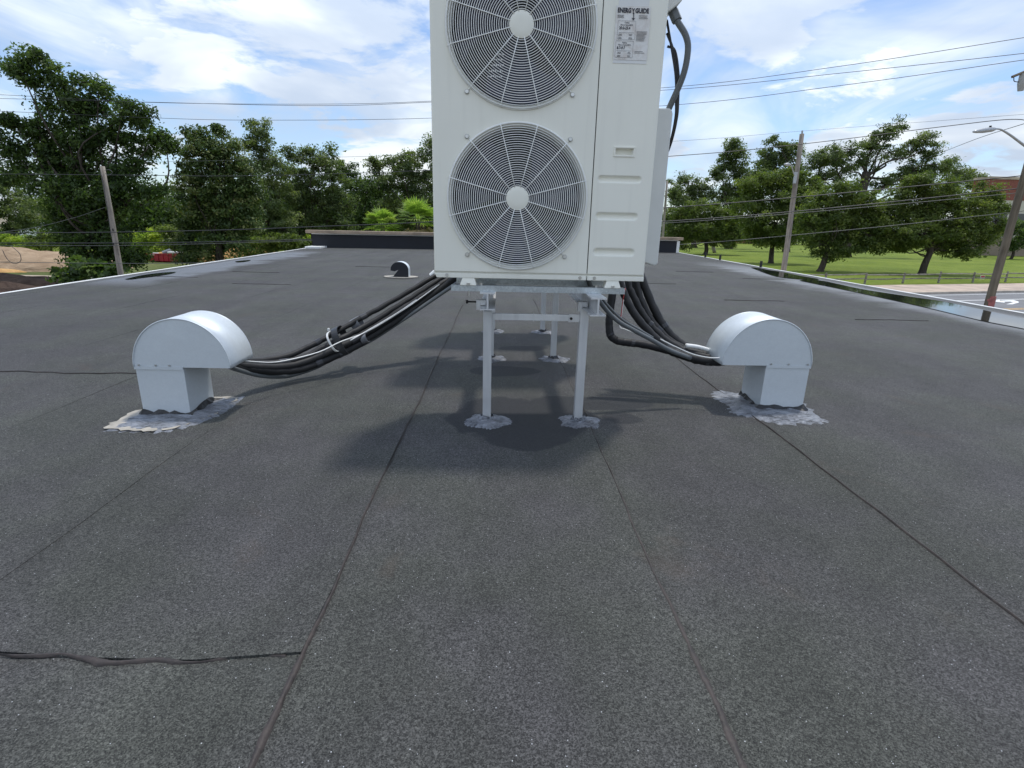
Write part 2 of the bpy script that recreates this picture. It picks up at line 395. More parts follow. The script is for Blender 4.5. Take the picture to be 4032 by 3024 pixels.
M['transformer'] = plain('transformer_grey', (0.35, 0.35, 0.34), 0.5)
def brick_material(name, a, b, mortar, scale):
    t = NT(name); P = t.pos(); n = t.N('ShaderNodeTexBrick'); s_ = t.sep(P); cb = t.N('ShaderNodeCombineXYZ')
    t.L(t.math('ADD', s_[0], s_[1]), cb.inputs[0]); t.L(s_[2], cb.inputs[1]); t.L(cb.outputs[0], n.inputs['Vector'])
    n.inputs['Scale'].default_value = scale
    for i, c in zip((1, 2, 3), (a, b, mortar)): n.inputs[i].default_value = (*c, 1)
    t.set(n.outputs[0], 0.9); return t.m
M['brick'] = brick_material('red_brick', (0.27, 0.065, 0.045), (0.20, 0.05, 0.04), (0.26, 0.17, 0.14), 2.0)
M['cream'] = plain('cream_stucco', (0.55, 0.50, 0.44), 0.9, scale=0.5)
M['tan'] = plain('tan_wall', (0.27, 0.21, 0.16), 0.9, scale=0.5)
M['housewhite'] = plain('white_siding', (0.78, 0.79, 0.80), 0.7, var=0.05)
M['houseroof'] = plain('grey_shingles', (0.30, 0.28, 0.28), 0.9, scale=2)
M['glass'] = plain('window_glass', (0.03, 0.035, 0.04), 0.1, spec=0.8)
M['signred'] = plain('sign_red', (0.45, 0.03, 0.03), 0.5)
M['bottle'] = plain('dull_red_wrap', (0.32, 0.10, 0.09), 0.6, var=0.4, scale=6)

def leaf_material(name, dark, mid, light, trans=0.48):
    t = NT(name)
    at = t.N('ShaderNodeAttribute'); at.attribute_name = 'tint'
    c = t.ramp(at.outputs['Fac'], (0.0, dark), (0.55, mid), (1.0, light))
    t.set(c, 0.5, spec=0.35)
    tr = t.N('ShaderNodeBsdfTranslucent'); hs = t.mix(1.0, c, (1.2, 1.35, 0.6), 'MULTIPLY'); t.L(hs, tr.inputs[0])
    mx = t.N('ShaderNodeMixShader'); mx.inputs[0].default_value = trans
    t.L(t.b.outputs[0], mx.inputs[1]); t.L(tr.outputs[0], mx.inputs[2]); t.L(mx.outputs[0], t.out.inputs[0])
    return t.m
LEAF = {
    'deep': leaf_material('deep_green_leaf', (0.041, 0.067, 0.024), (0.077, 0.125, 0.038), (0.150, 0.210, 0.058)),
    'magnolia': leaf_material('glossy_leaf', (0.054, 0.085, 0.026), (0.104, 0.162, 0.046), (0.305, 0.314, 0.124), 0.2),
    'oak': leaf_material('oak_leaf', (0.076, 0.107, 0.049), (0.142, 0.186, 0.076), (0.238, 0.266, 0.119)),
    'fresh': leaf_material('fresh_green_leaf', (0.072, 0.106, 0.029), (0.134, 0.178, 0.046), (0.234, 0.270, 0.072)),
    'lime': leaf_material('lime_leaf', (0.152, 0.229, 0.038), (0.286, 0.380, 0.056), (0.496, 0.552, 0.095)),
    'palm': leaf_material('palm_leaf', (0.134, 0.210, 0.047), (0.247, 0.361, 0.076), (0.438, 0.496, 0.172)),
    'dry': leaf_material('dry_frond', (0.229, 0.172, 0.095), (0.380, 0.286, 0.172), (0.571, 0.457, 0.286)),
}

# ------------------------------------------------------------------ ground, road, park
G = -3.0
TH = math.radians(15.5)
P0 = np.array([28.5, 37.1]); RD = np.array([math.cos(TH), math.sin(TH)]); RN = np.array([-math.sin(TH), math.cos(TH)])
def rp(s, n): q = P0 + RD * s + RN * n; return float(q[0]), float(q[1])
def sheet(name, pts, z, mat, kind='structure', parent=None):
    b = MB(); b.add([(x, y, z) for x, y in pts], [tuple(range(len(pts)))])
    return b.build(name, mat, parent=parent, loc=(0, 0, 0) if parent is None else None, kind=kind)
def rquad(s0, s1, n0, n1): return [rp(s0, n0), rp(s1, n0), rp(s1, n1), rp(s0, n1)]
sheet('ground', [(-900, -300), (900, -300), (900, 1500), (-900, 1500)], G - 0.16, M['ground'])
road = sheet('road', rquad(-75, 90, -13.8, -0.02), G - 0.12, M['asphalt'])
def mark(name, pts, mat): return sheet(name, pts, G - 0.115, mat, kind=None, parent=road)
mark('lane_line', rquad(-60, 80, -0.75, -0.63), M['paint_w'])
mark('lane_line', rquad(-60, 80, -3.32, -3.16), M['paint_w'])
mark('centre_line', rquad(-60, 80, -6.62, -6.50), M['paint_y'])
mark('centre_line', rquad(-60, 80, -6.92, -6.80), M['paint_y'])
mark('lane_line', rquad(-60, 80, -10.4, -10.25), M['paint_w'])
arrow = [(3905, 1186), (3940, 1179), (3935, 1184), (3990, 1181), (4010, 1187), (4012, 1191), (3987, 1198), (3962, 1198), (3990, 1190), (3978, 1187), (3952, 1188), (3958, 1192)]
mark('turn_arrow', [tuple(on_z(x, y, G - 0.115)[:2]) for x, y in arrow][::-1], M['paint_w'])
kb = MB()
k0, k1, k2, k3 = rp(-75, 0), rp(90, 0), rp(90, 0.18), rp(-75, 0.18)
kb.prism_z([k0, k1, k2, k3], G - 0.15, G)
kb.build('kerb', M['kerb'], loc=(0, 0, 0), kind='structure')
pav = sheet('pavement', rquad(-75, 90, 0.18, 4.6), G - 0.035, M['soil'])
slab_v = random.Random(3)
for i in range(-9, 18):
    s0 = i * 3.4
    b = MB(); jog = slab_v.uniform(-0.004, 0.006)
    b.prism_z([rp(s0 + 0.012, 0.19), rp(s0 + 3.388, 0.19), rp(s0 + 3.388, 4.55), rp(s0 + 0.012, 4.55)], G - 0.03, G + 0.004 + jog)
    b.build('paving_slab', M['concrete'], parent=pav)
sheet('park_lawn', rquad(-120, 160, 4.62, 260), G + 0.012, M['lawn'])
sheet('grass_verge', [(-44, 26), (-20, 26), (-14, 70), (-44, 70)], G + 0.02, M['verge'])
sheet('dirt_track', [(-60, 31.5), (-28.5, 33.2), (-27.5, 36.3), (-60, 38.5)], G + 0.05, M['dirtroad'])
sheet('far_path', rquad(20, 160, 150, 156), G + 0.03, M['concrete'])

# ------------------------------------------------------------------ the building we stand on
def xl(y): return -5.75 - 0.05 * y
def xr(y): return 6.55 + 0.035 * y
Y0, Y1 = -3.0, 26.0
bld = thing('flat_roof_building', (0, 8, G - 0.1), 'low building with dark granulated flat roof, white metal edges and a raised end parapet', 'building')
wb = MB(); wb.prism_z([(xl(Y0) + .06, Y0), (xr(Y0) - .06, Y0), (xr(Y1) - .06, Y1), (xl(Y1) + .06, Y1)], G - 0.1, -0.03)
wb.build('wall', M['stucco'], parent=bld)
db = MB(); db.prism_z([(xl(Y0) + .03, Y0), (xr(Y0) - .03, Y0), (xr(Y1) - .03, Y1), (xl(Y1) + .03, Y1)], -0.028, -0.012)
roof = db.build('roof', M['roof'], parent=bld)
laps = {-1: (1.0, 10.6), -2: (3.6,), -3: (3.3, 12.0), 0: (13.0,), 1: (9.0,), 2: (11.0,), 3: (9.6,), -4: (8.3,), -5: (10.2,), 4: (7.5,), -6: (9.1,), 5: (6.0, 12.5), 6: (11,), -7: (8.8,), -8: (15.5,)}
def wob(a, k): return 0.004 * math.sin(a * 3.1 + k) + 0.003 * math.sin(a * 7.7 + 2.1 * k) + 0.0015 * math.sin(a * 23 + k)
def sheet_mesh(k, ya, yb):
    xa, xb = -0.44 + 0.9 * k, -0.44 + 0.9 * (k + 1)
    ys = [ya]; y = ya
    while y < yb - 1e-6:
        y = min(yb, y + (0.12 if y < 4 else 0.6)); ys.append(y)
    b = MB(); rows = []
    ys.append(yb + 0.07)
    for y in ys:
        l, r_ = max(xa - 0.03, xl(y) + .02), min(xb + wob(y, k), xr(y) - .02)
        r_ = max(r_, l + 0.001)
        lift = (0.003 if ya < 1.5 else 0.0012 if ya < 4 else 0.0) * max(0, 1 - (y - ya) / 0.25)
        vs_ = []
        for j in range(5):
            t_ = j / 4; x = l + (r_ - l) * t_
            z = -0.0035 + (0.0065 if k in (-1, 0) else 0.0014 if k == 1 else 0.0009) * t_ ** 2 + lift + 0.0012 * math.sin(x * 4 + y * 2.3) * (1 - t_)
            z -= (0.0032 if yb < 2 else 0.0011) * min(1.0, max(0.0, (y - yb + 0.09) / 0.09))
            yy = y + (0.012 * math.sin(x * 9 + k) + 0.006 * math.sin(x * 31)) * (1 if y == ya else 0)
            vs_.append((x, yy, z))
        rows.append(vs_)
    n = 5; V = [p for r_ in rows for p in r_]; Fc = []
    for i in range(len(rows) - 1):
        for j in range(n - 1): Fc.append((i * n + j, i * n + j + 1, (i + 1) * n + j + 1, (i + 1) * n + j))
    b.add(V, Fc); b.n_top = len(Fc)
    e = [p for p in rows[0]]; q = len(e)                 # near end and right edge dropped as separate faces
    b.add(e + [(p[0], p[1], -0.009) for p in e], [(q + j, q + j + 1, j + 1, j) for j in range(q - 1)])
    e = [r_[-1] for r_ in rows]; q = len(e)
    b.add(e + [(p[0], p[1], -0.009) for p in e], [(j, j + 1, q + j + 1, q + j) for j in range(q - 1)])
    return b
for k in range(-9, 10):
    cuts = [Y0] + list(laps.get(k, (7.0 + (k * 37 % 11),))) + [Y1]
    for a, c_ in zip(cuts[:-1], cuts[1:]):
        if max(abs(-0.44 + 0.9 * k), 0) > 9: continue
        xin = -0.44 + 0.9 * k
        if xin + 0.9 < xl(c_) or xin > xr(c_): continue
        o = sheet_mesh(k, a, c_).build('membrane_sheet', M['roof'], parent=roof)
        o.data.polygons.foreach_set('use_smooth', [True] * len(o.data.polygons))
def bead(pts, w, parent, zoff=0.0045, seed=0):
    rr = random.Random(seed); V = []; Fc = []
    P = [np.array(p, float) for p in pts]
    for i, p in enumerate(P):
        t_ = P[min(i + 1, len(P) - 1)] - P[max(i - 1, 0)]; t_ /= np.linalg.norm(t_); nn = np.array([-t_[1], t_[0]])
        wi = w[i] if hasattr(w, '__len__') else w
        a, c_ = wi * rr.uniform(0.35, 1.0), wi * rr.uniform(0.2, 0.6)
        for q, z in ((a, -0.004), (a * 0.5, zoff), (-c_ * 0.5, zoff * 0.9), (-c_, -0.004)):
            V.append((p[0] + nn[0] * q, p[1] + nn[1] * q, z))
    for i in range(len(P) - 1):
        for j in range(3): Fc.append((i * 4 + j, (i + 1) * 4 + j, (i + 1) * 4 + j + 1, i * 4 + j + 1))
    b = MB(); b.add(V, Fc); return b.build('seam_bead', M['bead'], parent=parent, smooth=True)
for k in range(-7, 8):
    xa = -0.44 + 0.9 * k; pts = []; w = []
    rr = random.Random(50 + k); y = 0.3; ph = rr.uniform(0, 6)
    while y < (17 if k in (0, 1) else 7.5):
        pts.append((xa + wob(y, k - 1) + 0.004, y))
        base = {0: 0.011, 1: 0.010, 2: .0028}.get(k, 0.0018)
        near = {1: 0.042 * max(0, 1.35 - y), 0: 0.006 * max(0, 1.6 - y), 2: 0.004}.get(k, 0)
        mod = 0.55 + 0.45 * math.sin(y * 2.2 + ph) * math.sin(y * 5.3 + ph * 2)
        w.append((base * (mod if k < 2 else max(0.12, mod - .35)) + near) * (1 if y < 5 else 0.8)); y += 0.035 if y < 3 else (0.09 if y < 6 else 0.3)
    if k in (0, 1, 2): bead(pts, w, roof, seed=k)
for k, ys_ in laps.items():
    for yl in ys_:
        xa = -0.44 + 0.9 * k
        if abs(xa + .45) > 6: continue
        pts = [(x, yl + 0.012 * math.sin(x * 9 + k) + 0.006 * math.sin(x * 31) - 0.006) for x in np.arange(xa + 0.01, xa + 0.89, 0.02)]
        strong = 1.0 if (k == -1 and yl < 2) else 0.25 if yl < 5 else 0.10
        bead(pts, [strong * (0.010 + 0.006 * math.sin(p[0] * 13) + 0.004 * math.sin(p[0] * 41)) for p in pts], roof, 0.003, seed=int(yl * 10) + k)
# eave trims
def edge_trim(fx, name, side):
    b = MB(); ys = np.linspace(Y0, Y1, 60); V = []; Fc = []
    for y in ys:
        x = fx(y); h = 0.006 + 0.002 * math.sin(y * 1.7)
        for dx, z in ((-0.022, 0.001), (-0.018, h), (0.012, h + 0.003), (0.012, -0.12)): V.append((x + side * dx, y, z))
    for i in range(len(ys) - 1):
        for j in range(3): Fc.append((i * 4 + j, i * 4 + j + 1, (i + 1) * 4 + j + 1, (i + 1) * 4 + j))
    b.add(V, Fc); return b.build(name, M['trim'], parent=bld)
edge_trim(xl, 'eave_trim', -1); edge_trim(xr, 'eave_trim', 1)
# end parapet
pa, pc_ = np.array([-6.75, 20.0]), np.array([7.28, 22.3])
pd = (pc_ - pa) / np.linalg.norm(pc_ - pa); pn = np.array([-pd[1], pd[0]])
def slabp(b, a0, a1, n0, n1, z0, z1):
    q = [tuple(pa + pd * s_ + pn * n_) for s_, n_ in ((a0, n0), (a1, n0), (a1, n1), (a0, n1))]
    return b.prism_z(q, z0, z1)
PL = float(np.linalg.norm(pc_ - pa))
par = slabp(MB(), 0.05, PL - 0.05, 0, 0.25, -0.02, 0.46).build('parapet', M['curb_felt'], parent=bld)
slabp(MB(), 0.04, PL - 0.04, -0.008, 0.26, 0.462, 0.492).build('flashing_strip', M['trim'], parent=par)
slabp(MB(), PL - 0.1, PL + 0.02, -0.015, -0.002, 0.0, 0.46).build('flashing_strip', M['trim'], parent=par)
slabp(MB(), -0.15, PL + 0.12, -0.10, 0.34, 0.494, 0.60).build('coping', M['coping'], parent=par, bevel=0.008)
bb = MB(); bb.box((xl(19.5) - 0.02, 19.3, -0.02), (xl(19.5) + 0.5, 20.4, 0.06)); bb.build('corner_cap', M['trim'], parent=bld, bevel=0.01)
for i, (x, y) in enumerate(((2806, 1014), (2857, 1024), (3008, 1052))):
    p = on_z(x, y, 0.0); q = (xr(p[1]) - 0.02, p[1])
    MB().tube([(q[0], q[1], 0.0), (q[0], q[1], 0.16)], 0.035, 8).build('edge_stub', M['bolt'], parent=bld)

# puddles standing along the eaves
def puddle(px, z=0.006):
    P = [on_z(x, y, z)[:2] for x, y in px]
    P = [np.array([min(max(p[0], xl(p[1]) + .07), xr(p[1]) - .07), p[1]]) for p in P]
    Q = smooth_pts([(*p, 0) for p in P + [P[0]]], 6)[:-1]
    c = np.mean(Q, axis=0); b = MB()
    V = [(c[0], c[1], z)] + [(q[0], q[1], z) for q in Q]; n = len(Q)
    b.add([(q[0], q[1], z) for q in Q], [tuple(range(n))])
    return b.build('puddle', M['water'], loc=(0, 0, 0), kind='structure')
puddle([(2956, 1053), (2987, 1055), (3025, 1063), (3080, 1071), (3147, 1085), (3225, 1100), (3147, 1099), (3066, 1090), (3025, 1079), (2990, 1066)])
puddle([(3147, 1104), (3183, 1100), (3242, 1106), (3300, 1118), (3399, 1139), (3585, 1168), (3730, 1190), (4032, 1256), (4180, 1290), (4180, 1330), (4032, 1294), (3863, 1261), (3664, 1214), (3465, 1170), (3333, 1142), (3240, 1123)])
puddle([(490, 1099), (560, 1083), (640, 1073), (692, 1071), (650, 1081), (560, 1093), (515, 1099)])
puddle([(925, 1029), (960, 1025), (987, 1024), (970, 1029), (935, 1032)])

# ------------------------------------------------------------------ heat pump unit
UX0, UX1, UZ0, UZ1, UY = -0.290, 0.656, 0.715, 2.075, 2.451
FX, FR = 0.074, 0.302
FZ = (1.058, 1.708)
SPLIT = 0.396
def panel_with_holes(b, x0, x1, z0, z1, y):
    zs = [z0, (FZ[0] + FZ[1]) / 2, z1]; nseg = 96
    for k in range(2):
        a, c_ = zs[k], zs[k + 1]; V = []; Fc = []
        for i in range(nseg):
            q = 2 * math.pi * i / nseg; cx_, sz_ = math.cos(q), math.sin(q)
            V.append((FX + (FR - 0.006) * cx_, y, FZ[k] + (FR - 0.006) * sz_))
            ts = []
            if cx_ > 1e-9: ts.append((x1 - FX) / cx_)
            if cx_ < -1e-9: ts.append((x0 - FX) / cx_)
            if sz_ > 1e-9: ts.append((c_ - FZ[k]) / sz_)
            if sz_ < -1e-9: ts.append((a - FZ[k]) / sz_)
            t_ = min(ts); V.append((FX + t_ * cx_, y, FZ[k] + t_ * sz_))
        for i in range(nseg):
            j = (i + 1) % nseg; Fc.append((2 * i, 2 * i + 1, 2 * j + 1, 2 * j))
        base = len(V)
        for cx_, cz_ in ((x1, c_), (x0, c_), (x0, a), (x1, a)):
            qa = math.atan2(cz_ - FZ[k], cx_ - FX) % (2 * math.pi); i = int(qa / (2 * math.pi) * nseg)
            V.append((cx_, y, cz_)); Fc.append((2 * i + 1, len(V) - 1, 2 * ((i + 1) % nseg) + 1))
        # bell mouth turned inward
        base = len(V)
        for i in range(nseg):
            q = 2 * math.pi * i / nseg
            for rr_, yy in ((FR - 0.006, y), (FR - 0.013, y + 0.006), (FR - 0.018, y + 0.02), (FR - 0.018, y + 0.09)):
                V.append((FX + rr_ * math.cos(q), yy, FZ[k] + rr_ * math.sin(q)))
        for i in range(nseg):
            j = (i + 1) % nseg
            for w in range(3): Fc.append((base + i * 4 + w, base + j * 4 + w, base + j * 4 + w + 1, base + i * 4 + w + 1))
        b.add(V, Fc)
def text_mesh(parent, s, x, z, size, y, mat, bold=0.0, xs=1.0, align='LEFT', name='lettering'):
    cu = bpy.data.curves.new(name, 'FONT'); cu.body = s; cu.size = size; cu.align_x = align; cu.offset = bold; cu.resolution_u = 2; cu.fill_mode = 'BOTH'
    tmp = bpy.data.objects.new(name, cu); C.objects.link(tmp)
    dg = bpy.context.evaluated_depsgraph_get(); dg.update()
    me = bpy.data.meshes.new_from_object(tmp.evaluated_get(dg)); bpy.data.objects.remove(tmp)
    o_ = root_loc(parent)
    for v in me.vertices:
        X, Z_ = v.co.x * xs, v.co.y; v.co = (x + X - o_[0], y - o_[1], z + Z_ - o_[2])
    me.materials.clear(); me.materials.append(mat)
    o = bpy.data.objects.new(name, me); C.objects.link(o); o.parent = parent; return o

def make_unit():
    u = thing('heat_pump_unit', (0.18, 2.63, 0.68), 'tall off-white two-fan heat pump with an energy label, frontmost on the aluminium stand', 'heat pump')
    D = 0.36
    b = MB()                                          # shell: sides, back, top, floor
    for lo, hi in (((UX0, UY + 0.006, UZ0 + .012), (UX0 + 0.004, UY + D, UZ1)), ((UX1 - 0.004, UY + 0.006, UZ0 + .012), (UX1, UY + D, UZ1)),
                   ((UX0 + .004, UY + D - 0.004, UZ0 + .012), (UX1 - .004, UY + D, UZ1)), ((UX0 - .004, UY - .004, UZ1), (UX1 + .004, UY + D + .004, UZ1 + 0.022)),
                   ((UX0 + .004, UY + 0.01, UZ0 + .013), (UX1 - .004, UY + D - .005, UZ0 + 0.03))): b.box(lo, hi)
    b.build('cabinet', M['cab'], parent=u)
    b = MB(); panel_with_holes(b, UX0 + .008, SPLIT - 0.002, 0.744, UZ1, UY)
    b.add([(UX0 + .008, UY, .744), (UX0 + .008, UY, UZ1), (UX0 + .002, UY + .003, UZ1), (UX0 + .002, UY + .003, .744), (UX0, UY + .012, UZ1), (UX0, UY + .012, .744)], [(0, 1, 2, 3), (3, 2, 4, 5)])
    b.box((SPLIT - 0.0045, UY + .0005, .744), (SPLIT - 0.002, UY + 0.012, UZ1))
    b.build('front_panel', M['cab'], parent=u)
    # service panel with pressed grooves and handle recess
    x0, x1, z0, z1 = SPLIT + 0.0025, UX1, 0.744, UZ1
    xs = np.arange(x0, x1 + 1e-6, (x1 - x0) / 64); zs = np.concatenate([np.arange(z0, 1.32, 0.0035), np.arange(1.32, z1 + 0.03, 0.06)]); zs[-1] = z1
    def depth(x, z):
        d = 0.0
        for xa, xb, zc, h in ((.420, .606, 1.147, .0135), (.419, .604, .995, .0145), (.418, .603, .841, .0165)):
            dx = max(xa + h - x, x - (xb - h), 0.0); dd = math.hypot(dx, z - zc) / h
            if dd < 1: d = max(d, 0.013 * min(1, (1 - dd) * 1.7) ** 0.8)
        if .486 < x < .562 and 1.243 < z < 1.270: d = 0.022
        e = UX1 - x
        if e < 0.008: d += 0.010 * (1 - e / 0.008) ** 2
        return d
    V = [(x, UY + depth(x, z), z) for z in zs for x in xs]; nx = len(xs)
    Fc = [(i * nx + j, i * nx + j + 1, (i + 1) * nx + j + 1, (i + 1) * nx + j) for i in range(len(zs) - 1) for j in range(nx - 1)]
    b = MB(); b.add(V, Fc); b.box((x0, UY + .0005, z0), (x0 + .002, UY + .012, z1))
    sp = b.build('service_panel', M['cab'], parent=u, smooth=True)
    b = MB()                                          # raised bezel round the hand grip
    for lo, hi in (((.478, 1.270), (.570, 1.277)), ((.478, 1.236), (.570, 1.243)), ((.478, 1.243), (.486, 1.270)), ((.562, 1.243), (.570, 1.270))):
        b.box((lo[0], UY - .004, lo[1]), (hi[0], UY + .004, hi[1]))
    b.build('hand_grip', M['cab'], parent=sp, bevel=0.0015)
    b = MB(); b.box((SPLIT - 0.0015, UY + .010, UZ0 + .015), (SPLIT + 0.002, UY + .014, UZ1)); b.build('panel_joint', M['gap'], parent=u)
    b = MB()                                          # base rail with a rounded lower lip, two lengths
    for xa, xb in ((UX0 + .002, SPLIT - .002), (SPLIT + .0025, UX1)):
        b.prism_y([(xa + (0.008 if xa < 0 else 0), UZ0), (xb, UZ0), (xb, .7345), (xa, .7345)], UY - 0.001, UY + 0.02)
        b.box((xa, UY + .011, .7345), (xb, UY + .02, .744))
    b.build('base_rail', M['cab'], parent=u, bevel=0.002)
    for x, z in ((-.234, .7265), (.366, .726), (.431, .726)):
        b = MB(); b.disc_y((x, z), 0.0065, UY - 0.005, UY, 12); b.ring((x, UY - .002, z), .0065, .0012, n=12); b.build('screw', M['screw'], parent=u)
    # fans behind the grilles
    for k, zc in enumerate(FZ):
        b = MB(); b.disc_y((FX, zc), 0.29, UY + 0.16, UY + 0.165, 48); b.build('coil_backing', M['coil'], parent=u)
        b = MB(); b.disc_y((FX, zc), 0.075, UY + 0.05, UY + 0.12, 32)
        for q0 in (0.4, 0.4 + 2.094, 0.4 + 4.189):
            V = []
            for i in range(9):
                for j in range(5):
                    r_ = 0.07 + 0.20 * i / 8; a = q0 + (j / 4 - 0.5) * (1.2 + 0.35 * i / 8) + 0.35 * (i / 8) ** 2
                    V.append((FX + r_ * math.cos(a), UY + 0.055 + 0.05 * j / 4, zc + r_ * math.sin(a)))
            b.add(V, [(i * 5 + j, i * 5 + j + 1, (i + 1) * 5 + j + 1, (i + 1) * 5 + j) for i in range(8) for j in range(4)])
        b.build('fan', M['dark'], parent=u, smooth=True)
        # wire guard
        def dome(r_): return UY - 0.020 + 0.004 * (r_ / FR) ** 2 + (0.014 * ((r_ / FR - 0.955) / 0.045) ** 1.5 if r_ / FR > 0.955 else 0)
        b = MB(); rads = [0.054 + 0.0090 * i for i in range(27)]
        for r_ in rads: b.ring((FX, dome(r_), zc), r_, 0.0016, n=112, m=5)
        b.ring((FX, UY - 0.012, zc), FR - 0.004, 0.0024, n=112, m=6); b.ring((FX, UY - 0.004, zc), FR, 0.0028, n=112, m=6)
        g = b.build('fan_guard', M['wire'], parent=u, smooth=True, kind='stuff')
        for i in range(12):
            q = math.radians(15 + 30 * i); diag = i in (1, 4, 7, 10)
            if diag: q += math.radians(3) * (1 if i in (1, 7) else -1)
            pts = [(FX + r_ * math.cos(q), dome(r_) - 0.0026, zc + r_ * math.sin(q)) for r_ in (0.045, 0.12, 0.2, 0.26, 0.288, 0.298)]
            pts.append((FX + (FR + .004) * math.cos(q), UY - .002, zc + (FR + .004) * math.sin(q)))
            if diag: pts.append((FX + (FR + .018) * math.cos(q), UY - .002, zc + (FR + .018) * math.sin(q)))
            MB().tube(pts, 0.0021, 6).build('spoke', M['wire'], parent=g, smooth=True)
            if diag:
                s_ = (FX + (FR + .022) * math.cos(q), zc + (FR + .022) * math.sin(q))
                b = MB(); b.disc_y(s_, 0.007, UY - 0.009, UY - .0005, 12); b.ring((s_[0], UY - .004, s_[1]), 0.008, 0.002, n=16)
                b.build('guard_screw', M['screw'], parent=g, smooth=False)
        b = MB(); nr = 6; V = []; Fc = []
        for i in range(nr + 1):
            for j in range(40):
                r_ = 0.0475 * i / nr; q = 2 * math.pi * j / 40
                V.append((FX + r_ * math.cos(q), UY - 0.0265 + 0.004 * (i / nr) ** 4, zc + r_ * math.sin(q)))
        for i in range(nr):
            for j in range(40): Fc.append((i * 40 + j, i * 40 + (j + 1) % 40, (i + 1) * 40 + (j + 1) % 40, (i + 1) * 40 + j))
        b.add(V, Fc); b.ring((FX, UY - .021, zc), .0475, .002, n=40); b.build('hub_cap', M['cab'], parent=g, smooth=True)
    # service valve cover on the right side
    b = MB(); b.prism_y([(UX1 + .001, .80), (.745, .775), (.757, .779), (.763, .788), (.765, 1.44), (.760, 1.455), (.748, 1.462), (UX1 + .001, 1.462)], 2.62, 2.80)
    b.build('valve_cover', M['cover'], parent=u, bevel=0.006)
    b = MB(); b.prism_y([(UX1 + .001, 1.80), (.715, 1.838), (.752, 1.868), (.752, 2.0), (UX1 + .001, 2.0)], 2.60, 2.74); b.build('terminal_box', M['cover'], parent=u, bevel=0.004)
    # feet
    for xc in (-.138, .516):
        for yc in (2.475, 2.79):
            b = MB(); b.add([(xc - .038, yc - .03, .682), (xc + .038, yc - .03, .682), (xc + .038, yc + .03, .682), (xc - .038, yc + .03, .682),
                             (xc - .024, yc - .02, .7255), (xc + .024, yc - .02, .7255), (xc + .024, yc + .03, .7255), (xc - .024, yc + .03, .7255)],
                            [(0, 3, 2, 1), (4, 5, 6, 7), (0, 1, 5, 4), (1, 2, 6, 5), (2, 3, 7, 6), (3, 0, 4, 7)])
            f = b.build('foot', M['cab'], parent=u, bevel=0.003)
            b = MB(); b.tube([(xc, yc - .031, .686), (xc, yc - .031, .694)], .009, 6); b.build('foot_bolt', M['screw'], parent=f)
    return u
unit = make_unit()
hidden = []
for dy, lab in ((1.13, 'off-white heat pump standing directly behind the front unit on the stand'), (2.16, 'rearmost off-white heat pump at the far end of the aluminium stand')):
    c = copy_tree(unit); c.location.y += dy; c['label'] = lab; c['group'] = 'heat pumps on the stand'; hidden.append(c)
unit['group'] = 'heat pumps on the stand'
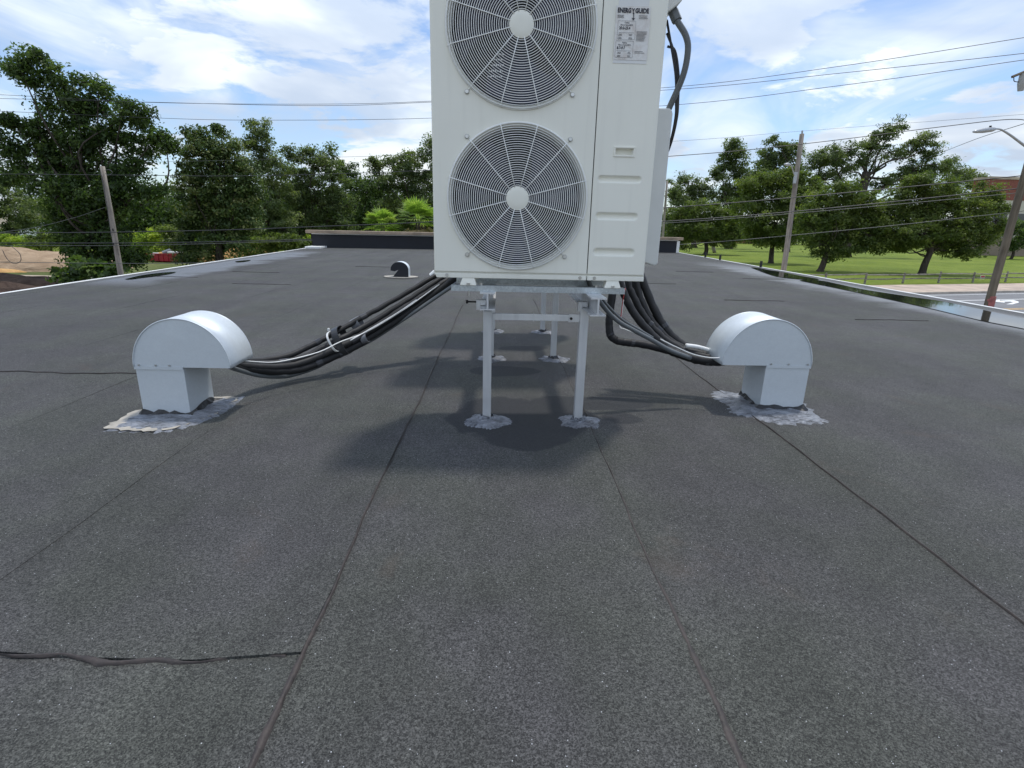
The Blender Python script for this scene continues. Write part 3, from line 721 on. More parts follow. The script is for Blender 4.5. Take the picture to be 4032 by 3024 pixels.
# energy label only on the front unit
def energy_label():
    y = UY
    b = MB(); b.box((.449, y - .0016, 1.588), (.586, y - .0002, 1.600)); b.box((.456, y - .0016, 1.789), (.578, y - .0002, 1.845)); 
    base = b.build('label_backing', M['white'], parent=unit)
    b = MB(); nx, nz = 10, 14; V = []; Fc = []
    for i in range(nz + 1):
        for j in range(nx + 1):
            V.append((.448 + .138 * j / nx, y - .0030 - .0012 * math.sin(j * 0.9 + i * .5) * math.sin(i * .8) ** 2, 1.600 + .189 * i / nz))
    for i in range(nz):
        for j in range(nx): Fc.append((i * (nx + 1) + j, i * (nx + 1) + j + 1, (i + 1) * (nx + 1) + j + 1, (i + 1) * (nx + 1) + j))
    b.add(V, Fc); lb = b.build('energy_label', M['label'], parent=unit, smooth=True, label='creased energy rating label in a clear sleeve')
    yt = y - .0052
    text_mesh(lb, 'ENERG', .4535, 1.7655, .0225, yt, M['ink'], 0.0009, 0.78)
    text_mesh(lb, 'Y', .5105, 1.7625, .0265, yt, M['ink'], 0.0007, 0.72)
    text_mesh(lb, 'GUIDE', .5240, 1.7655, .0225, yt, M['ink'], 0.0009, 0.82)
    b = MB(); b.box((.5172, yt - .0004, 1.744), (.5202, yt, 1.765)); b.add([(.5187, yt, 1.7385), (.5260, yt, 1.7485), (.5187, yt, 1.7455), (.5114, yt, 1.7485)], [(0, 1, 2, 3)]); b.build('arrow_mark', M['ink'], parent=lb)
    for x0, x1, z0, z1, h1, h2, num in ((.4585, .530, 1.672, 1.737, 'Cooling', 'Efficiency Rating (SEER2)', '20.0-23.4'), (.4545, .526, 1.608, 1.667, 'Heating', 'Efficiency Rating (HSPF2)', '8.7-9.7')):
        b = MB(); w = .0007
        for lo, hi in (((x0, z0), (x1, z0 + w)), ((x0, z1 - w), (x1, z1)), ((x0, z0 + w), (x0 + w, z1 - w)), ((x1 - w, z0 + w), (x1, z1 - w)), ((x0 + .005, z0 + .0235), (x1 - .006, z0 + .0243))):
            b.box((lo[0], yt - .0003, lo[1]), (hi[0], yt, hi[1]))
        b.build('rating_box', M['fineprint'], parent=lb)
        xm = (x0 + x1) / 2
        text_mesh(lb, h1, xm, z1 - .0085, .0075, yt, M['ink'], .0001, 0.8, 'CENTER')
        text_mesh(lb, h2, xm, z1 - .0165, .0070, yt, M['ink'], .0001, 0.72, 'CENTER')
        text_mesh(lb, num, x0 + .006, z1 - .0295, .0138, yt, M['ink'], .0004, 0.86)
    b = MB(); rr = random.Random(4)
    def fine(x0, x1, z): b.box((x0, yt - .0003, z), (x0 + (x1 - x0) * rr.uniform(.75, 1), yt, z + .0014))
    for z in (1.7555, 1.7515, 1.7475): fine(.4545, .486, z)
    for z in (1.7555, 1.7505, 1.7460): fine(.540, .583, z)
    for i in range(8): fine(.535, .578, 1.700 - i * .0046)
    for i in range(2): fine(.533, .574, 1.630 - i * .0050)
    for z in (1.6895, 1.6855, 1.678, 1.6745, 1.6255, 1.6215, 1.6145, 1.611):
        fine(.463, .478, z); fine(.505, .520, z)
    b.build('fine_print', M['fineprint'], parent=lb)
    # caution lettering glimpsed through the upper guard
    b = MB(); rr = random.Random(9)
    for i, (xa, xb, z) in enumerate(((-.025, .0, 1.613), (-.035, .0, 1.594), (-.045, .0, 1.573), (-.055, .0, 1.552), (-.060, .0, 1.532))):
        x = xa
        while x < xb:
            w = rr.uniform(.004, .009); b.box((x, UY + .035, z), (x + w, UY + .036, z + rr.uniform(.004, .008))); x += w + .003
    b.build('caution_print', M['white'], parent=unit)
energy_label()

# conduit and cables looping down the right side
b = MB(); b.tube(smooth_pts([(.735, 2.64, 1.833), (.748, 2.63, 1.80), (.787, 2.62, 1.745), (.803, 2.62, 1.688), (.795, 2.63, 1.59), (.752, 2.66, 1.457), (.74, 2.68, 1.40)]), .0135, 12)
cd = tag(b.build('electrical_conduit', M['conduit'], loc=(.75, 2.64, 1.44), smooth=True), 'grey flexible conduit curving down beside the heat pump\'s right side', 'conduit')
b = MB(); b.tube([(.728, 2.645, 1.845), (.747, 2.632, 1.802)], .023, 6); b.build('gland_nut', M['conduit'], parent=cd, bevel=0.002)
cb = thing('cable_bundle', (.76, 2.68, 1.2), 'slim black cables hanging behind the grey conduit on the heat pump', 'cable')
for i, dx in enumerate((0, .006, .013)):
    MB().tube(smooth_pts([(.715 + dx, 2.68, 1.82 - .05 * i), (.748 + dx, 2.67, 1.70), (.772 + dx, 2.66, 1.60), (.785 + dx * .7, 2.66, 1.50), (.791 + dx * .5, 2.665, 1.43), (.783 + dx * .3, 2.68, 1.33), (.76, 2.72, 1.20), (.74, 2.75, 1.0)]), .0055, 8).build('cable', M['cable'], parent=cb, smooth=True)

# ------------------------------------------------------------------ aluminium stand
st = thing('equipment_stand', (0.18, 3.7, 0), 'aluminium stand of six square legs and two I-beams carrying the heat pump', 'stand')
LX = (-.051, .409); LY = (2.545, 3.85, 4.885)
for iy, y in enumerate(LY):
    for ix, x in enumerate(LX):
        MB().box((x - .0205, y - .0205, -.002), (x + .0205, y + .0205, .556 if ix == 0 else .574)).build('leg', M['alu'], parent=st, bevel=0.002)
    b = MB(); b.box((LX[0] + .0208, y - .010, .512), (LX[1] - .0208, y + .010, .543)); br = b.build('brace', M['alu'], parent=st, bevel=0.0015)
    if iy == 0:
        b = MB(); b.box((LX[1] - .075, y - .0135, .509), (LX[1] - .021, y - .0105, .546)); b.build('brace_tab', M['alu'], parent=br, bevel=0.001)
        b = MB(); b.disc_y((LX[1] - .062, .5265), .007, y - .019, y - .014, 6); b.build('bolt', M['bolt'], parent=br)
        b = MB(); b.box((.166, y - .0125, .510), (.169, y - .0103, .550)); b.build('weld_seam', M['alu'], parent=br)
def ibeam(xc, y0, y1):
    o = [(xc - .034, .575), (xc + .034, .575), (xc + .034, .581), (xc + .004, .581), (xc + .004, .648), (xc + .034, .648), (xc + .034, .655), (xc - .034, .655), (xc - .034, .648), (xc - .004, .648), (xc - .004, .581), (xc - .034, .581)]
    n = 12; V = [(x, y, z) for y in (y0, y1) for x, z in o]
    Fc = [(i, n + i, n + (i + 1) % n, (i + 1) % n) for i in range(n)] + [(0, 1, 2, 3, 10, 11), (3, 4, 9, 10), (4, 5, 6, 7, 8, 9)] + [(n + 11, n + 10, n + 3, n + 2, n + 1, n), (n + 10, n + 9, n + 4, n + 3), (n + 9, n + 8, n + 7, n + 6, n + 5, n + 4)]
    b = MB(); b.add(V, Fc); return b.build('beam', M['alu'], parent=st)
ibeam(-.050, 2.42, 5.02); ibeam(.432, 2.31, 5.02)
for ix, xb_ in ((0, -.050), (1, .432)):
    for y in LY:
        b = MB(); b.box((xb_ - .055, y - .016, .560), (xb_ - .035, y + .016, .606)); b.box((xb_ - .035, y - .016, .583), (xb_ - .01, y + .016, .606)); c_ = b.build('beam_clamp', M['alu'], parent=st, bevel=0.001)
        if ix: continue
        MB().tube([(xb_ - .095, y - .005, .596), (xb_ - .055, y - .005, .596)], .004, 8).build('bolt', M['bolt'], parent=c_)
        b = MB(); b.tube([(xb_ - .104, y - .005, .596), (xb_ - .094, y - .005, .596)], .009, 6); b.build('bolt_head', M['bolt'], parent=c_)
for k_, y in enumerate((2.475, 2.79, 3.605, 3.92, 4.635, 4.95)):
    x0, x1 = -.216, .576
    b = MB(); V = []; o = [(-.0205, .0260), (-.0205, 0), (.0205, 0), (.0205, .0260), (.010, .0260), (.010, .0225), (.0175, .0225), (.0175, .003), (-.0175, .003), (-.0175, .0225), (-.010, .0225), (-.010, .0260)]
    n = 12; V = [(x, y + p, .6555 + q) for x in (x0, x1) for p, q in o]
    Fc = [(i, (i + 1) % n, n + (i + 1) % n, n + i) for i in range(n)]
    for off in (0, n): Fc += [(off + 0, off + 1, off + 8, off + 9, off + 10, off + 11), (off + 1, off + 2, off + 7, off + 8), (off + 2, off + 3, off + 4, off + 5, off + 6, off + 7)]
    b.add(V, Fc); r_ = b.build('strut_rail', M['zinc'], parent=st)
    for x in (-.080, .445):
        MB().tube([(x, y - .005, .680), (x, y - .005, .692)], .0065, 8).build('bolt', M['screw'], parent=r_)
    MB().tube([(-.135, y - .004, .633), (-.135, y - .004, .6555)], .005, 8).build('bolt', M['screw'], parent=r_)

# ------------------------------------------------------------------ roofing cement patches
def patch(outline, h, label, seed, bases=(), mat='cement', rim=True, name='cement_patch'):
    rr = random.Random(seed)
    Q = smooth_pts([(*p, 0) for p in outline + [outline[0]]], 10)[:-1]; n = len(Q)
    c = np.mean(np.array(Q), axis=0); V = []; Fc = []; R_ = 10
    jit = [1 + rr.uniform(-.035, .06) + .04 * math.sin(i * 1.3 + seed) for i in range(n)]
    for i in range(R_ + 1):
        t_ = i / R_
        for j in range(n):
            p = c + (np.array(Q[j]) - c) * t_ * (1 + (jit[j] - 1) * t_)
            z = h * (1 - t_ ** 3) * (0.7 + 0.5 * math.sin(p[0] * 61 + seed) * math.sin(p[1] * 47)) + rr.uniform(-.0007, .0007) + .0045 - .009 * t_ ** 6
            V.append((p[0], p[1], z))
    for i in range(R_):
        for j in range(n): Fc.append((i * n + j, i * n + (j + 1) % n, (i + 1) * n + (j + 1) % n, (i + 1) * n + j))
    b = MB(); b.add(V, Fc)
    return tag(b.build(name, M[mat], loc=(c[0], c[1], 0.0), smooth=True), label, 'patch', 'cement patches on the roof')
rows = ('front', 'middle', 'rear'); sides = ('left', 'right')
for iy, y in enumerate(LY):
    for ix, x in enumerate(LX):
        rr = random.Random(iy * 7 + ix); rad = (.112, .115, .105)[iy]; ol = []
        for k in range(17):
            q = 2 * math.pi * k / 17; r_ = rad * rr.uniform(.82, 1.12)
            ol.append((x + .006 + r_ * 1.02 * math.cos(q), y - .01 + r_ * 0.98 * math.sin(q)))
        p_ = patch(ol, .012, f'ragged silver cement patch round the {rows[iy]} {sides[ix]} leg of the stand', iy * 5 + ix)
        b = MB(); ol2 = [(x + .045 * rr.uniform(.75, 1.2) * math.cos(2 * math.pi * k / 12), y + .045 * rr.uniform(.75, 1.2) * math.sin(2 * math.pi * k / 12)) for k in range(12)]
        V = [(px_, py_, .004) for px_, py_ in ol2] + [(x + (px_ - x) * .62, y + (py_ - y) * .62, .028 + rr.uniform(-.006, .006)) for px_, py_ in ol2]
        b.add(V, [(k, (k + 1) % 12, 12 + (k + 1) % 12, 12 + k) for k in range(12)]); b.build('mastic_collar', M['mastic' if iy else 'cement'], parent=p_, smooth=False)
def zp(*pts): return [tuple(on_z(x, y)[:2]) for x, y in pts]
pl_ = zp((405, 1690), (470, 1655), (565, 1612), (700, 1580), (850, 1562), (950, 1563), (945, 1580), (880, 1625), (815, 1655), (705, 1690), (600, 1702), (500, 1700))
pr_ = zp((2792, 1548), (2830, 1536), (2915, 1548), (3000, 1560), (3130, 1570), (3175, 1592), (3240, 1645), (3252, 1662), (3160, 1668), (3050, 1664), (2960, 1645), (2880, 1625), (2865, 1598), (2820, 1572))
def grow(ol, f): c = np.mean(np.array(ol), axis=0); return [tuple(c + (np.array(p) - c) * f) for p in ol]
def vent_patch(ol, lab, seed, box):
    p_ = patch(ol, .008, lab, seed)
    x0, x1, y0, y1 = box; rr = random.Random(seed); b = MB(); per = []
    for (ax, ay), (bx, by) in (((x0, y0), (x1, y0)), ((x1, y0), (x1, y1)), ((x1, y1), (x0, y1)), ((x0, y1), (x0, y0))):
        for t_ in np.arange(0, 1, 1 / 9): per.append((ax + (bx - ax) * t_, ay + (by - ay) * t_))
    cx_, cy_ = (x0 + x1) / 2, (y0 + y1) / 2; n = len(per)
    V = [(cx_ + (p[0] - cx_) * s_, cy_ + (p[1] - cy_) * s_, .006) for p, s_ in ((q, rr.uniform(1.08, 1.30)) for q in per)] + [(cx_ + (p[0] - cx_) * 1.015, cy_ + (p[1] - cy_) * 1.015, max(.008, .022 + rr.uniform(-.012, .014))) for p in per]
    b.add(V, [(k, (k + 1) % n, n + (k + 1) % n, n + k) for k in range(n)]); b.build('mastic_collar', M['mastic'], parent=p_)
    return p_
BL = (-1.757, -1.528, 2.555, 2.785); BR = (1.452, 1.692, 2.775, 3.015)
pp = vent_patch(pl_, 'large silver cement patch with pale edges round the left vent base', 31, BL)
rr = random.Random(5); g = [(x - .018 + rr.uniform(-.012, .012), y + rr.uniform(-.012, .012)) for x, y in [tuple(q[:2]) for q in smooth_pts([(*p, 0) for p in grow(pl_, .965) + [grow(pl_, .965)[0]]], 5)[:-1]]]; b = MB(); b.add([(x, y, .0035) for x, y in g], [tuple(range(len(g)))][::1]); b.build('pale_primer', M['primer'], parent=pp)
vent_patch(pr_, 'large streaky silver cement patch round the right vent base', 32, BR)

# ------------------------------------------------------------------ gooseneck pipe hoods
def hood_obj(box, x_tip, zb, lab, screws):
    x0, x1, y0, y1 = box; left_neck = x_tip > x1
    h = thing('pipe_hood', ((x0 + x1) / 2, (y0 + y1) / 2, 0), lab, 'roof vent', 'galvanised pipe hoods')
    # neck: four sheet walls
    b = MB(); w = .0015
    b.box((x0, y0, .002), (x1, y0 + w, zb + .012)); b.box((x0, y1 - w, .002), (x1, y1, zb + .012))
    b.box((x0, y0 + w, .002), (x0 + w, y1 - w, zb + .012)); b.box((x1 - w, y0 + w, .002), (x1, y1 - w, zb - .002))
    if not left_neck:
        b = MB(); b.box((x0, y0, .002), (x1, y0 + w, zb + .012)); b.box((x0, y1 - w, .002), (x1, y1, zb + .012))
        b.box((x1 - w, y0 + w, .002), (x1, y1 - w, zb + .012)); b.box((x0, y0 + w, .002), (x0 + w, y1 - w, zb - .002))
    b.build('neck', M['galv'], parent=h)
    xa, xb = (x0 - .004, x_tip) if left_neck else (x_tip, x1 + .004)
    ya, yb = y0 - .004, y1 + .004; xc, R_ = (xa + xb) / 2, (xb - xa) / 2; n = 40
    arc = [(xc + R_ * math.cos(math.pi * i / n), zb + (R_ * 1.03) * math.sin(math.pi * i / n)) for i in range(n + 1)]
    b = MB()
    V = [(x, y, z) for y in (ya, yb) for x, z in arc]; m_ = n + 1
    Fc = [(i, i + 1, m_ + i + 1, m_ + i) for i in range(n)]
    b.add(V, Fc)
    b.build('hood', M['galv'], parent=h, smooth=True).modifiers.new('t', 'SOLIDIFY').thickness = 0.0016
    for y_, s_ in ((ya, -1), (yb, 1)):
        b = MB(); o = [(xc + (R_ - .002) * math.cos(math.pi * i / n), zb + (R_ - .002) * 1.03 * math.sin(math.pi * i / n)) for i in range(n + 1)]
        q0 = y_ + s_ * -.001; b.prism_y(o, min(q0, q0 - s_ * .0015), max(q0, q0 - s_ * .0015)); b.build('cheek', M['galv'], parent=h)
        b = MB(); b.tube([(x, y_ + s_ * .0005, z) for x, z in arc], .0032, 6); b.build('rolled_seam', M['galv'], parent=h, smooth=True)
    if True:
        lo, hi = (x0 - .004, x1 + .0) if left_neck else (x0, x1 + .004)
        b = MB(); b.box((lo, ya - .0016, zb - .012), (hi, ya - .0002, zb + .004)); b.build('joint_flange', M['galv'], parent=h)
    for sx in screws:
        b = MB(); b.disc_y((sx, zb + .010), .0048, ya - .0045, ya - .0002, 10); b.build('screw', M['screw'], parent=h)
    return h
hood_obj(BL, -1.298, .248, 'galvanised gooseneck hood on the left, open to the right over its pipes', (-1.735, -1.655, -1.590))
hood_obj(BR, 1.208, .250, 'galvanised gooseneck hood on the right, open to the left over its pipes', (1.475, 1.570, 1.675))

# ------------------------------------------------------------------ pipe runs
def run(name, pts, ys, r, mat, parent, n=12):
    k = len(pts); P = [on_y(x, y, ys[0] + (ys[1] - ys[0]) * i / (k - 1)) for i, (x, y) in enumerate(pts)]
    Q = smooth_pts(P, 7)
    if mat == 'foam':
        Q = [q + rng.normal(size=3) * .0012 for q in Q]; o = MB().tube(Q, [r * rng.uniform(.95, 1.05) for _ in Q], n).build(name, M[mat], parent=parent, smooth=True)
        for f_ in rng.uniform(.25, .8, 2):
            k_ = int(f_ * (len(Q) - 2)); MB().tube([Q[k_], Q[k_] * .55 + Q[k_ + 1] * .45, Q[k_ + 1]], r * 1.10, n).build('joint_wrap', M['band'], parent=o, smooth=False)
        return o
    return MB().tube(Q, r, n).build(name, M[mat], parent=parent, smooth=True)
lb_ = thing('left_pipe_run', (-0.85, 2.68, 0.2), 'strapped bundle of black insulated pipes sagging between left hood and heat pump', 'pipes')
lb_.name = 'insulated_pipe_run'
run('pipe', [(880, 1395), (945, 1418), (1030, 1420), (1150, 1395), (1280, 1332), (1400, 1265), (1550, 1182), (1690, 1100), (1780, 1050)], (2.73, 4.02), .018, 'foam', lb_)
run('pipe', [(880, 1395), (935, 1424), (1040, 1432), (1180, 1412), (1320, 1345), (1440, 1282), (1580, 1198), (1720, 1108), (1800, 1060)], (2.71, 4.02), .019, 'foam', lb_)
run('pipe', [(870, 1400), (930, 1434), (1050, 1446), (1180, 1432), (1330, 1370), (1450, 1305), (1600, 1208), (1740, 1118), (1830, 1060)], (2.69, 4.00), .021, 'foam', lb_)
run('pipe', [(860, 1405), (920, 1440), (1040, 1458), (1180, 1454), (1330, 1396), (1450, 1332), (1600, 1236), (1770, 1112), (1860, 1060)], (2.67, 4.02), .024, 'foam', lb_)
run('conduit', [(850, 1410), (905, 1444), (950, 1460), (1020, 1478), (1090, 1483), (1150, 1477), (1250, 1444), (1340, 1392), (1450, 1346), (1600, 1250), (1800, 1115), (1880, 1070)], (2.63, 3.90), .013, 'conduit', lb_)
run('signal_wire', [(930, 1415), (1000, 1424), (1100, 1424), (1250, 1388), (1340, 1346), (1450, 1303), (1600, 1212), (1730, 1120)], (2.63, 3.74), .0036, 'white', lb_, 6)
run('signal_wire', [(1380, 1340), (1450, 1300), (1560, 1235), (1640, 1180)], (3.1, 3.45), .003, 'white', lb_, 6)
def band(px0, px1, wdt, ymid, mat, name, thick=.05, r=.004):
    a, c_ = on_y(*px0, ymid), on_y(*px1, ymid); mid = (a + c_) / 2; ax = (c_ - a); hl = np.linalg.norm(ax) / 2; ax /= 2 * hl
    ay = np.array([0, 1.0, 0]); t_ = np.cross(ax, ay); V = []; n = 28; Fc = []
    for w in (-1, 1):
        for e in (0, .004):
            for j in range(n):
                q = 2 * math.pi * j / n
                sx_ = math.copysign(abs(math.cos(q)) ** .7, math.cos(q)); sy_ = math.copysign(abs(math.sin(q)) ** .7, math.sin(q))
                V.append(mid + ax * (hl + e) * sx_ + ay * (thick + e) * sy_ + t_ * w * wdt / 2)
    for j in range(n):
        k_ = (j + 1) % n; Fc += [(n + j, n + k_, 3 * n + k_, 3 * n + j), (j, 2 * n + j, 2 * n + k_, k_), (j, k_, n + k_, n + j), (2 * n + j, 3 * n + j, 3 * n + k_, 2 * n + k_)]
    b = MB(); b.add(V, Fc); return b.build(name, M[mat], parent=lb_)
band((1322, 1290), (1372, 1392), .044, 3.41, 'band', 'strap', .085)
z_ = band((1298, 1306), (1338, 1378), .011, 3.36, 'white', 'cable_tie', .09)
b = MB(); p_ = on_y(1294, 1299, 3.27); b.box(p_ - np.array([.006, .006, .004]), p_ + np.array([.006, .006, .010])); b.build('tie_head', M['white'], parent=z_)
band((1395, 1255), (1418, 1292), .055, 3.58, 'tape', 'tape_wrap', .055)
band((1432, 1315), (1446, 1345), .04, 3.50, 'tape', 'tape_wrap', .05)
band((1700, 1072), (1722, 1096), .04, 3.95, 'white', 'paper_tag', .03)
rb_ = thing('insulated_pipe_run', (1.0, 2.8, 0.2), 'tangle of black insulated pipes dropping from the heat pump to the right hood', 'pipes')
run('pipe', [(2430, 1085), (2412, 1150), (2402, 1230), (2399, 1290), (2410, 1328), (2450, 1346), (2520, 1354), (2600, 1372), (2690, 1400), (2790, 1420), (2900, 1400)], (3.10, 2.90), .022, 'foam', rb_)
run('pipe', [(2430, 1070), (2455, 1150), (2490, 1225), (2550, 1300), (2620, 1362), (2700, 1405), (2790, 1424), (2860, 1420), (2940, 1390)], (3.12, 2.86), .023, 'foam', rb_)
run('pipe', [(2460, 1070), (2490, 1160), (2540, 1250), (2600, 1320), (2670, 1368), (2740, 1396), (2840, 1408), (2930, 1380)], (3.18, 2.89), .020, 'foam', rb_)
run('pipe', [(2495, 1070), (2520, 1170), (2565, 1260), (2620, 1325), (2690, 1372), (2765, 1394), (2850, 1402), (2930, 1375)], (3.22, 2.93), .020, 'foam', rb_)
run('pipe', [(2515, 1060), (2535, 1120), (2575, 1215), (2625, 1300), (2690, 1358), (2770, 1385), (2850, 1392), (2930, 1370)], (3.25, 2.97), .025, 'foam', rb_)
run('pipe', [(2480, 1070), (2525, 1190), (2585, 1285), (2650, 1345), (2720, 1385), (2810, 1402), (2900, 1380)], (3.28, 2.92), .020, 'foam', rb_)
run('conduit', [(2305, 1070), (2330, 1135), (2375, 1205), (2430, 1262), (2500, 1303), (2560, 1335), (2640, 1380), (2720, 1410)], (2.75, 2.84), .012, 'conduit', rb_)
run('conduit', [(2315, 1075), (2345, 1140), (2395, 1205), (2450, 1258), (2520, 1300), (2570, 1330)], (2.77, 2.84), .007, 'conduit', rb_, 8)
run('signal_wire', [(2600, 1335), (2660, 1365), (2730, 1395), (2800, 1409), (2850, 1408)], (2.86, 2.81), .0032, 'white', rb_, 6)
run('signal_wire', [(2455, 1180), (2447, 1240), (2440, 1285), (2470, 1300), (2530, 1325)], (3.0, 2.9), .0026, 'white', rb_, 6)
run('drain_stub', [(2700, 1360), (2745, 1366), (2790, 1378), (2830, 1392)], (2.98, 2.98), .012, 'white', rb_)
run('signal_wire', [(2462, 1135), (2452, 1190), (2446, 1240), (2440, 1280)], (3.0, 2.95), .0028, 'red', rb_, 6)

# ------------------------------------------------------------------ small gooseneck vent farther up the roof
p_ = on_z(1578, 1092); vx, vy = p_[0], p_[1]
gv = thing('gooseneck_vent', (vx, vy, 0), 'small black gooseneck vent on a pale flange farther up the roof', 'roof vent')
b = MB(); ol = [(vx + .30 * math.cos(q) * (1 + .05 * math.sin(3 * q)), vy + .22 * math.sin(q)) for q in np.linspace(0, 2 * math.pi, 28, endpoint=False)]
b.prism_z(ol, .003, .016); b.build('flange', M['primer'], parent=gv)
o = []; xc, zc, Ro = vx + .0, .145, .155
for q in np.linspace(0, math.pi * 1.0, 24): o.append((xc + Ro * math.cos(q), zc + Ro * .85 * math.sin(q)))
o += [(xc - Ro, zc - .02), (xc - Ro + .07, zc - .035), (xc - .02, zc - .005), (xc - .12, .016), (xc + Ro, .016)]
b = MB(); b.prism_y(o, vy - .10, vy - .096); b.build('mouth_cheek', M['curb_felt'], parent=gv)
b = MB(); b.prism_y([(x, z) for x, z in o], vy - .0955, vy + .10); b.build('duct', M['galv'], parent=gv)

# ------------------------------------------------------------------ foliage
def leaf_object(name, mat, centres, n_out, size, tint, parent=None, loc=None, up=0.35, aspect=0.5, kind=None):
    n = len(centres)
    nrm = rng.normal(size=(n, 3)); nrm[:, 2] += up * 2; nrm += n_out * 0.8; nrm /= np.linalg.norm(nrm, axis=1)[:, None]
    a = rng.normal(size=(n, 3)); a -= nrm * (a * nrm).sum(1)[:, None]; a /= np.linalg.norm(a, axis=1)[:, None]
    b_ = np.cross(nrm, a); s = size * np.clip(rng.lognormal(-0.05, 0.38, n), 0.4, 2.0)
    L_ = a * s[:, None]; W_ = b_ * (s * aspect)[:, None]; bend = nrm * (s * 0.18)[:, None]
    V = np.empty((n, 4, 3)); V[:, 0] = centres - L_ * .5; V[:, 1] = centres + W_ * .5 + bend; V[:, 2] = centres + L_ * .5; V[:, 3] = centres - W_ * .5 + bend
    o_ = root_loc(parent) if parent is not None else np.array(loc)
    V = (V - o_).reshape(-1, 3)
    me = bpy.data.meshes.new(name); me.vertices.add(4 * n); me.vertices.foreach_set('co', V.ravel())
    me.loops.add(4 * n); me.loops.foreach_set('vertex_index', np.arange(4 * n, dtype=np.int32))
    me.polygons.add(n); me.polygons.foreach_set('loop_start', np.arange(0, 4 * n, 4, dtype=np.int32))
    me.update(calc_edges=True)
    at = me.attributes.new('tint', 'FLOAT', 'FACE'); at.data.foreach_set('value', np.clip(tint, 0, 1).astype(np.float32))
    me.materials.append(mat); o = bpy.data.objects.new(name, me); C.objects.link(o)
    if parent is not None: o.parent = parent
    else: o.location = o_
    if kind: o['kind'] = kind
    return o

def tree(label, base_px, Y, blobs, leaf, density=1.0, size=0.2, trunk_r=0.3, name='tree', clump=0.55, group=None, twig=0.5, gz=G, fork=0.4, hang=0.0, up=0.35, show_limbs=True, ydepth=0.75, aspect=.5):
    bp = on_y(base_px[0], base_px[1], Y); size = size * .82
    if leaf == 'fresh': blobs = [(x, y, rx * 1.1, ry * 1.1) for x, y, rx, ry in blobs]
    loc = np.array([bp[0], Y, gz - 0.08])
    t = thing(name, tuple(loc), label, 'tree', group)
    cen = []; rad = []
    for x, y, rx, ry in blobs:
        c = on_y(x, y, Y); sc = np.linalg.norm(c - EYE) / math.sqrt(F * F + (x - CX) ** 2 + (y - CY) ** 2)
        dy = rng.uniform(-1, 1) * 0.5 * rx * sc
        # keep the blob on its own sight line when moved in depth
        c = EYE + (c - EYE) * (Y + dy) / Y
        cen.append(c); rad.append(np.array([rx * sc, ydepth * 0.5 * (rx + ry) * sc, ry * sc]))
    pts = []; outs = []; tints = []; clumps = []
    for c, r_ in zip(cen, rad):
        area = r_[0] * r_[2]
        nc = max(6, int(area / (clump * clump) * 5.2 * density))
        d = rng.normal(size=(nc, 3)); d /= np.linalg.norm(d, axis=1)[:, None]
        rr_ = rng.uniform(0.25, 1.08, nc) ** 0.6; rr_ = np.where(rng.random(nc) < .13, rng.uniform(1.05, 1.38, nc), rr_)
        cc = c + d * rr_[:, None] * r_
        per = int(150 * (clump / 0.55) ** 2 * (0.2 / size) ** 2 * 0.55) + 8
        for k in range(nc):
            npl = int(per * rng.uniform(0.5, 1.4)); cs = clump * rng.uniform(0.55, 1.3)
            q = np.clip(rng.normal(size=(npl, 3)), -1.7, 1.7) * np.array([cs * .55, cs * .55, cs * .34])
            if hang: q[:, 2] -= np.abs(rng.normal(size=npl)) * hang
            pts.append(cc[k] + q); outs.append(np.repeat(d[k][None], npl, 0))
            tints.append(np.clip(rng.normal(0.45 + 0.24 * rng.normal(), 0.16, npl), 0, 1))
            clumps.append((cc[k], c))
    pts = np.concatenate(pts); outs = np.concatenate(outs); tints = np.concatenate(tints)
    # trunk and limbs
    b = MB(); zs = [c[2] - r_[2] for c, r_ in zip(cen, rad)]; lowest = min(zs); top = max(c[2] + r_[2] for c, r_ in zip(cen, rad))
    fz = loc[2] + max(1.0, (lowest - loc[2]) + fork * (top - lowest) * 0.5)
    mid = np.mean(np.array(cen), axis=0); fk = np.array([loc[0] * .75 + mid[0] * .25, loc[1] * .8 + mid[1] * .2, fz])
    pth = smooth_pts([loc, loc + (fk - loc) * .33 + rng.normal(size=3) * trunk_r * [.3, .3, 0], loc + (fk - loc) * .7 + rng.normal(size=3) * trunk_r * [.4, .4, 0], fk], 5)
    rs = [trunk_r * (1.35 if i == 0 else 1.08 if i == 1 else 1.0 - .35 * i / len(pth)) for i in range(len(pth))]
    b.tube(pth, rs, 10); b.build('trunk', M['bark'], parent=t, smooth=True)
    b = MB()
    for c, r_ in zip(cen, rad):
        st_ = np.array(pth[rng.integers(len(pth) // 2, len(pth))]); v = c - st_; ln = np.linalg.norm(v)
        p1 = st_ + v * .35 + rng.normal(size=3) * ln * .08 + np.array([0, 0, -.02 * ln]); p2 = st_ + v * .7 + rng.normal(size=3) * ln * .08
        pp_ = smooth_pts([st_, p1, p2, c + rng.normal(size=3) * r_ * .25], 4); r0 = trunk_r * min(.42, .12 + .04 * ln ** .5)
        b.tube(pp_, [r0 * (1 - .78 * i / (len(pp_) - 1)) for i in range(len(pp_))], 6, caps=False)
    for cc, c in clumps:
        if rng.random() < twig:
            v = cc - c; p1 = c + v * .5 + rng.normal(size=3) * np.linalg.norm(v) * .14
            b.tube([c, p1, cc], [trunk_r * .085, trunk_r * .06, trunk_r * .03], 4, caps=False)
    b.build('limbs', M['bark'], parent=t, smooth=True)
    leaf_object('crown', LEAF[leaf], pts, outs, size, tints, parent=t, up=up, aspect=aspect)
    return t

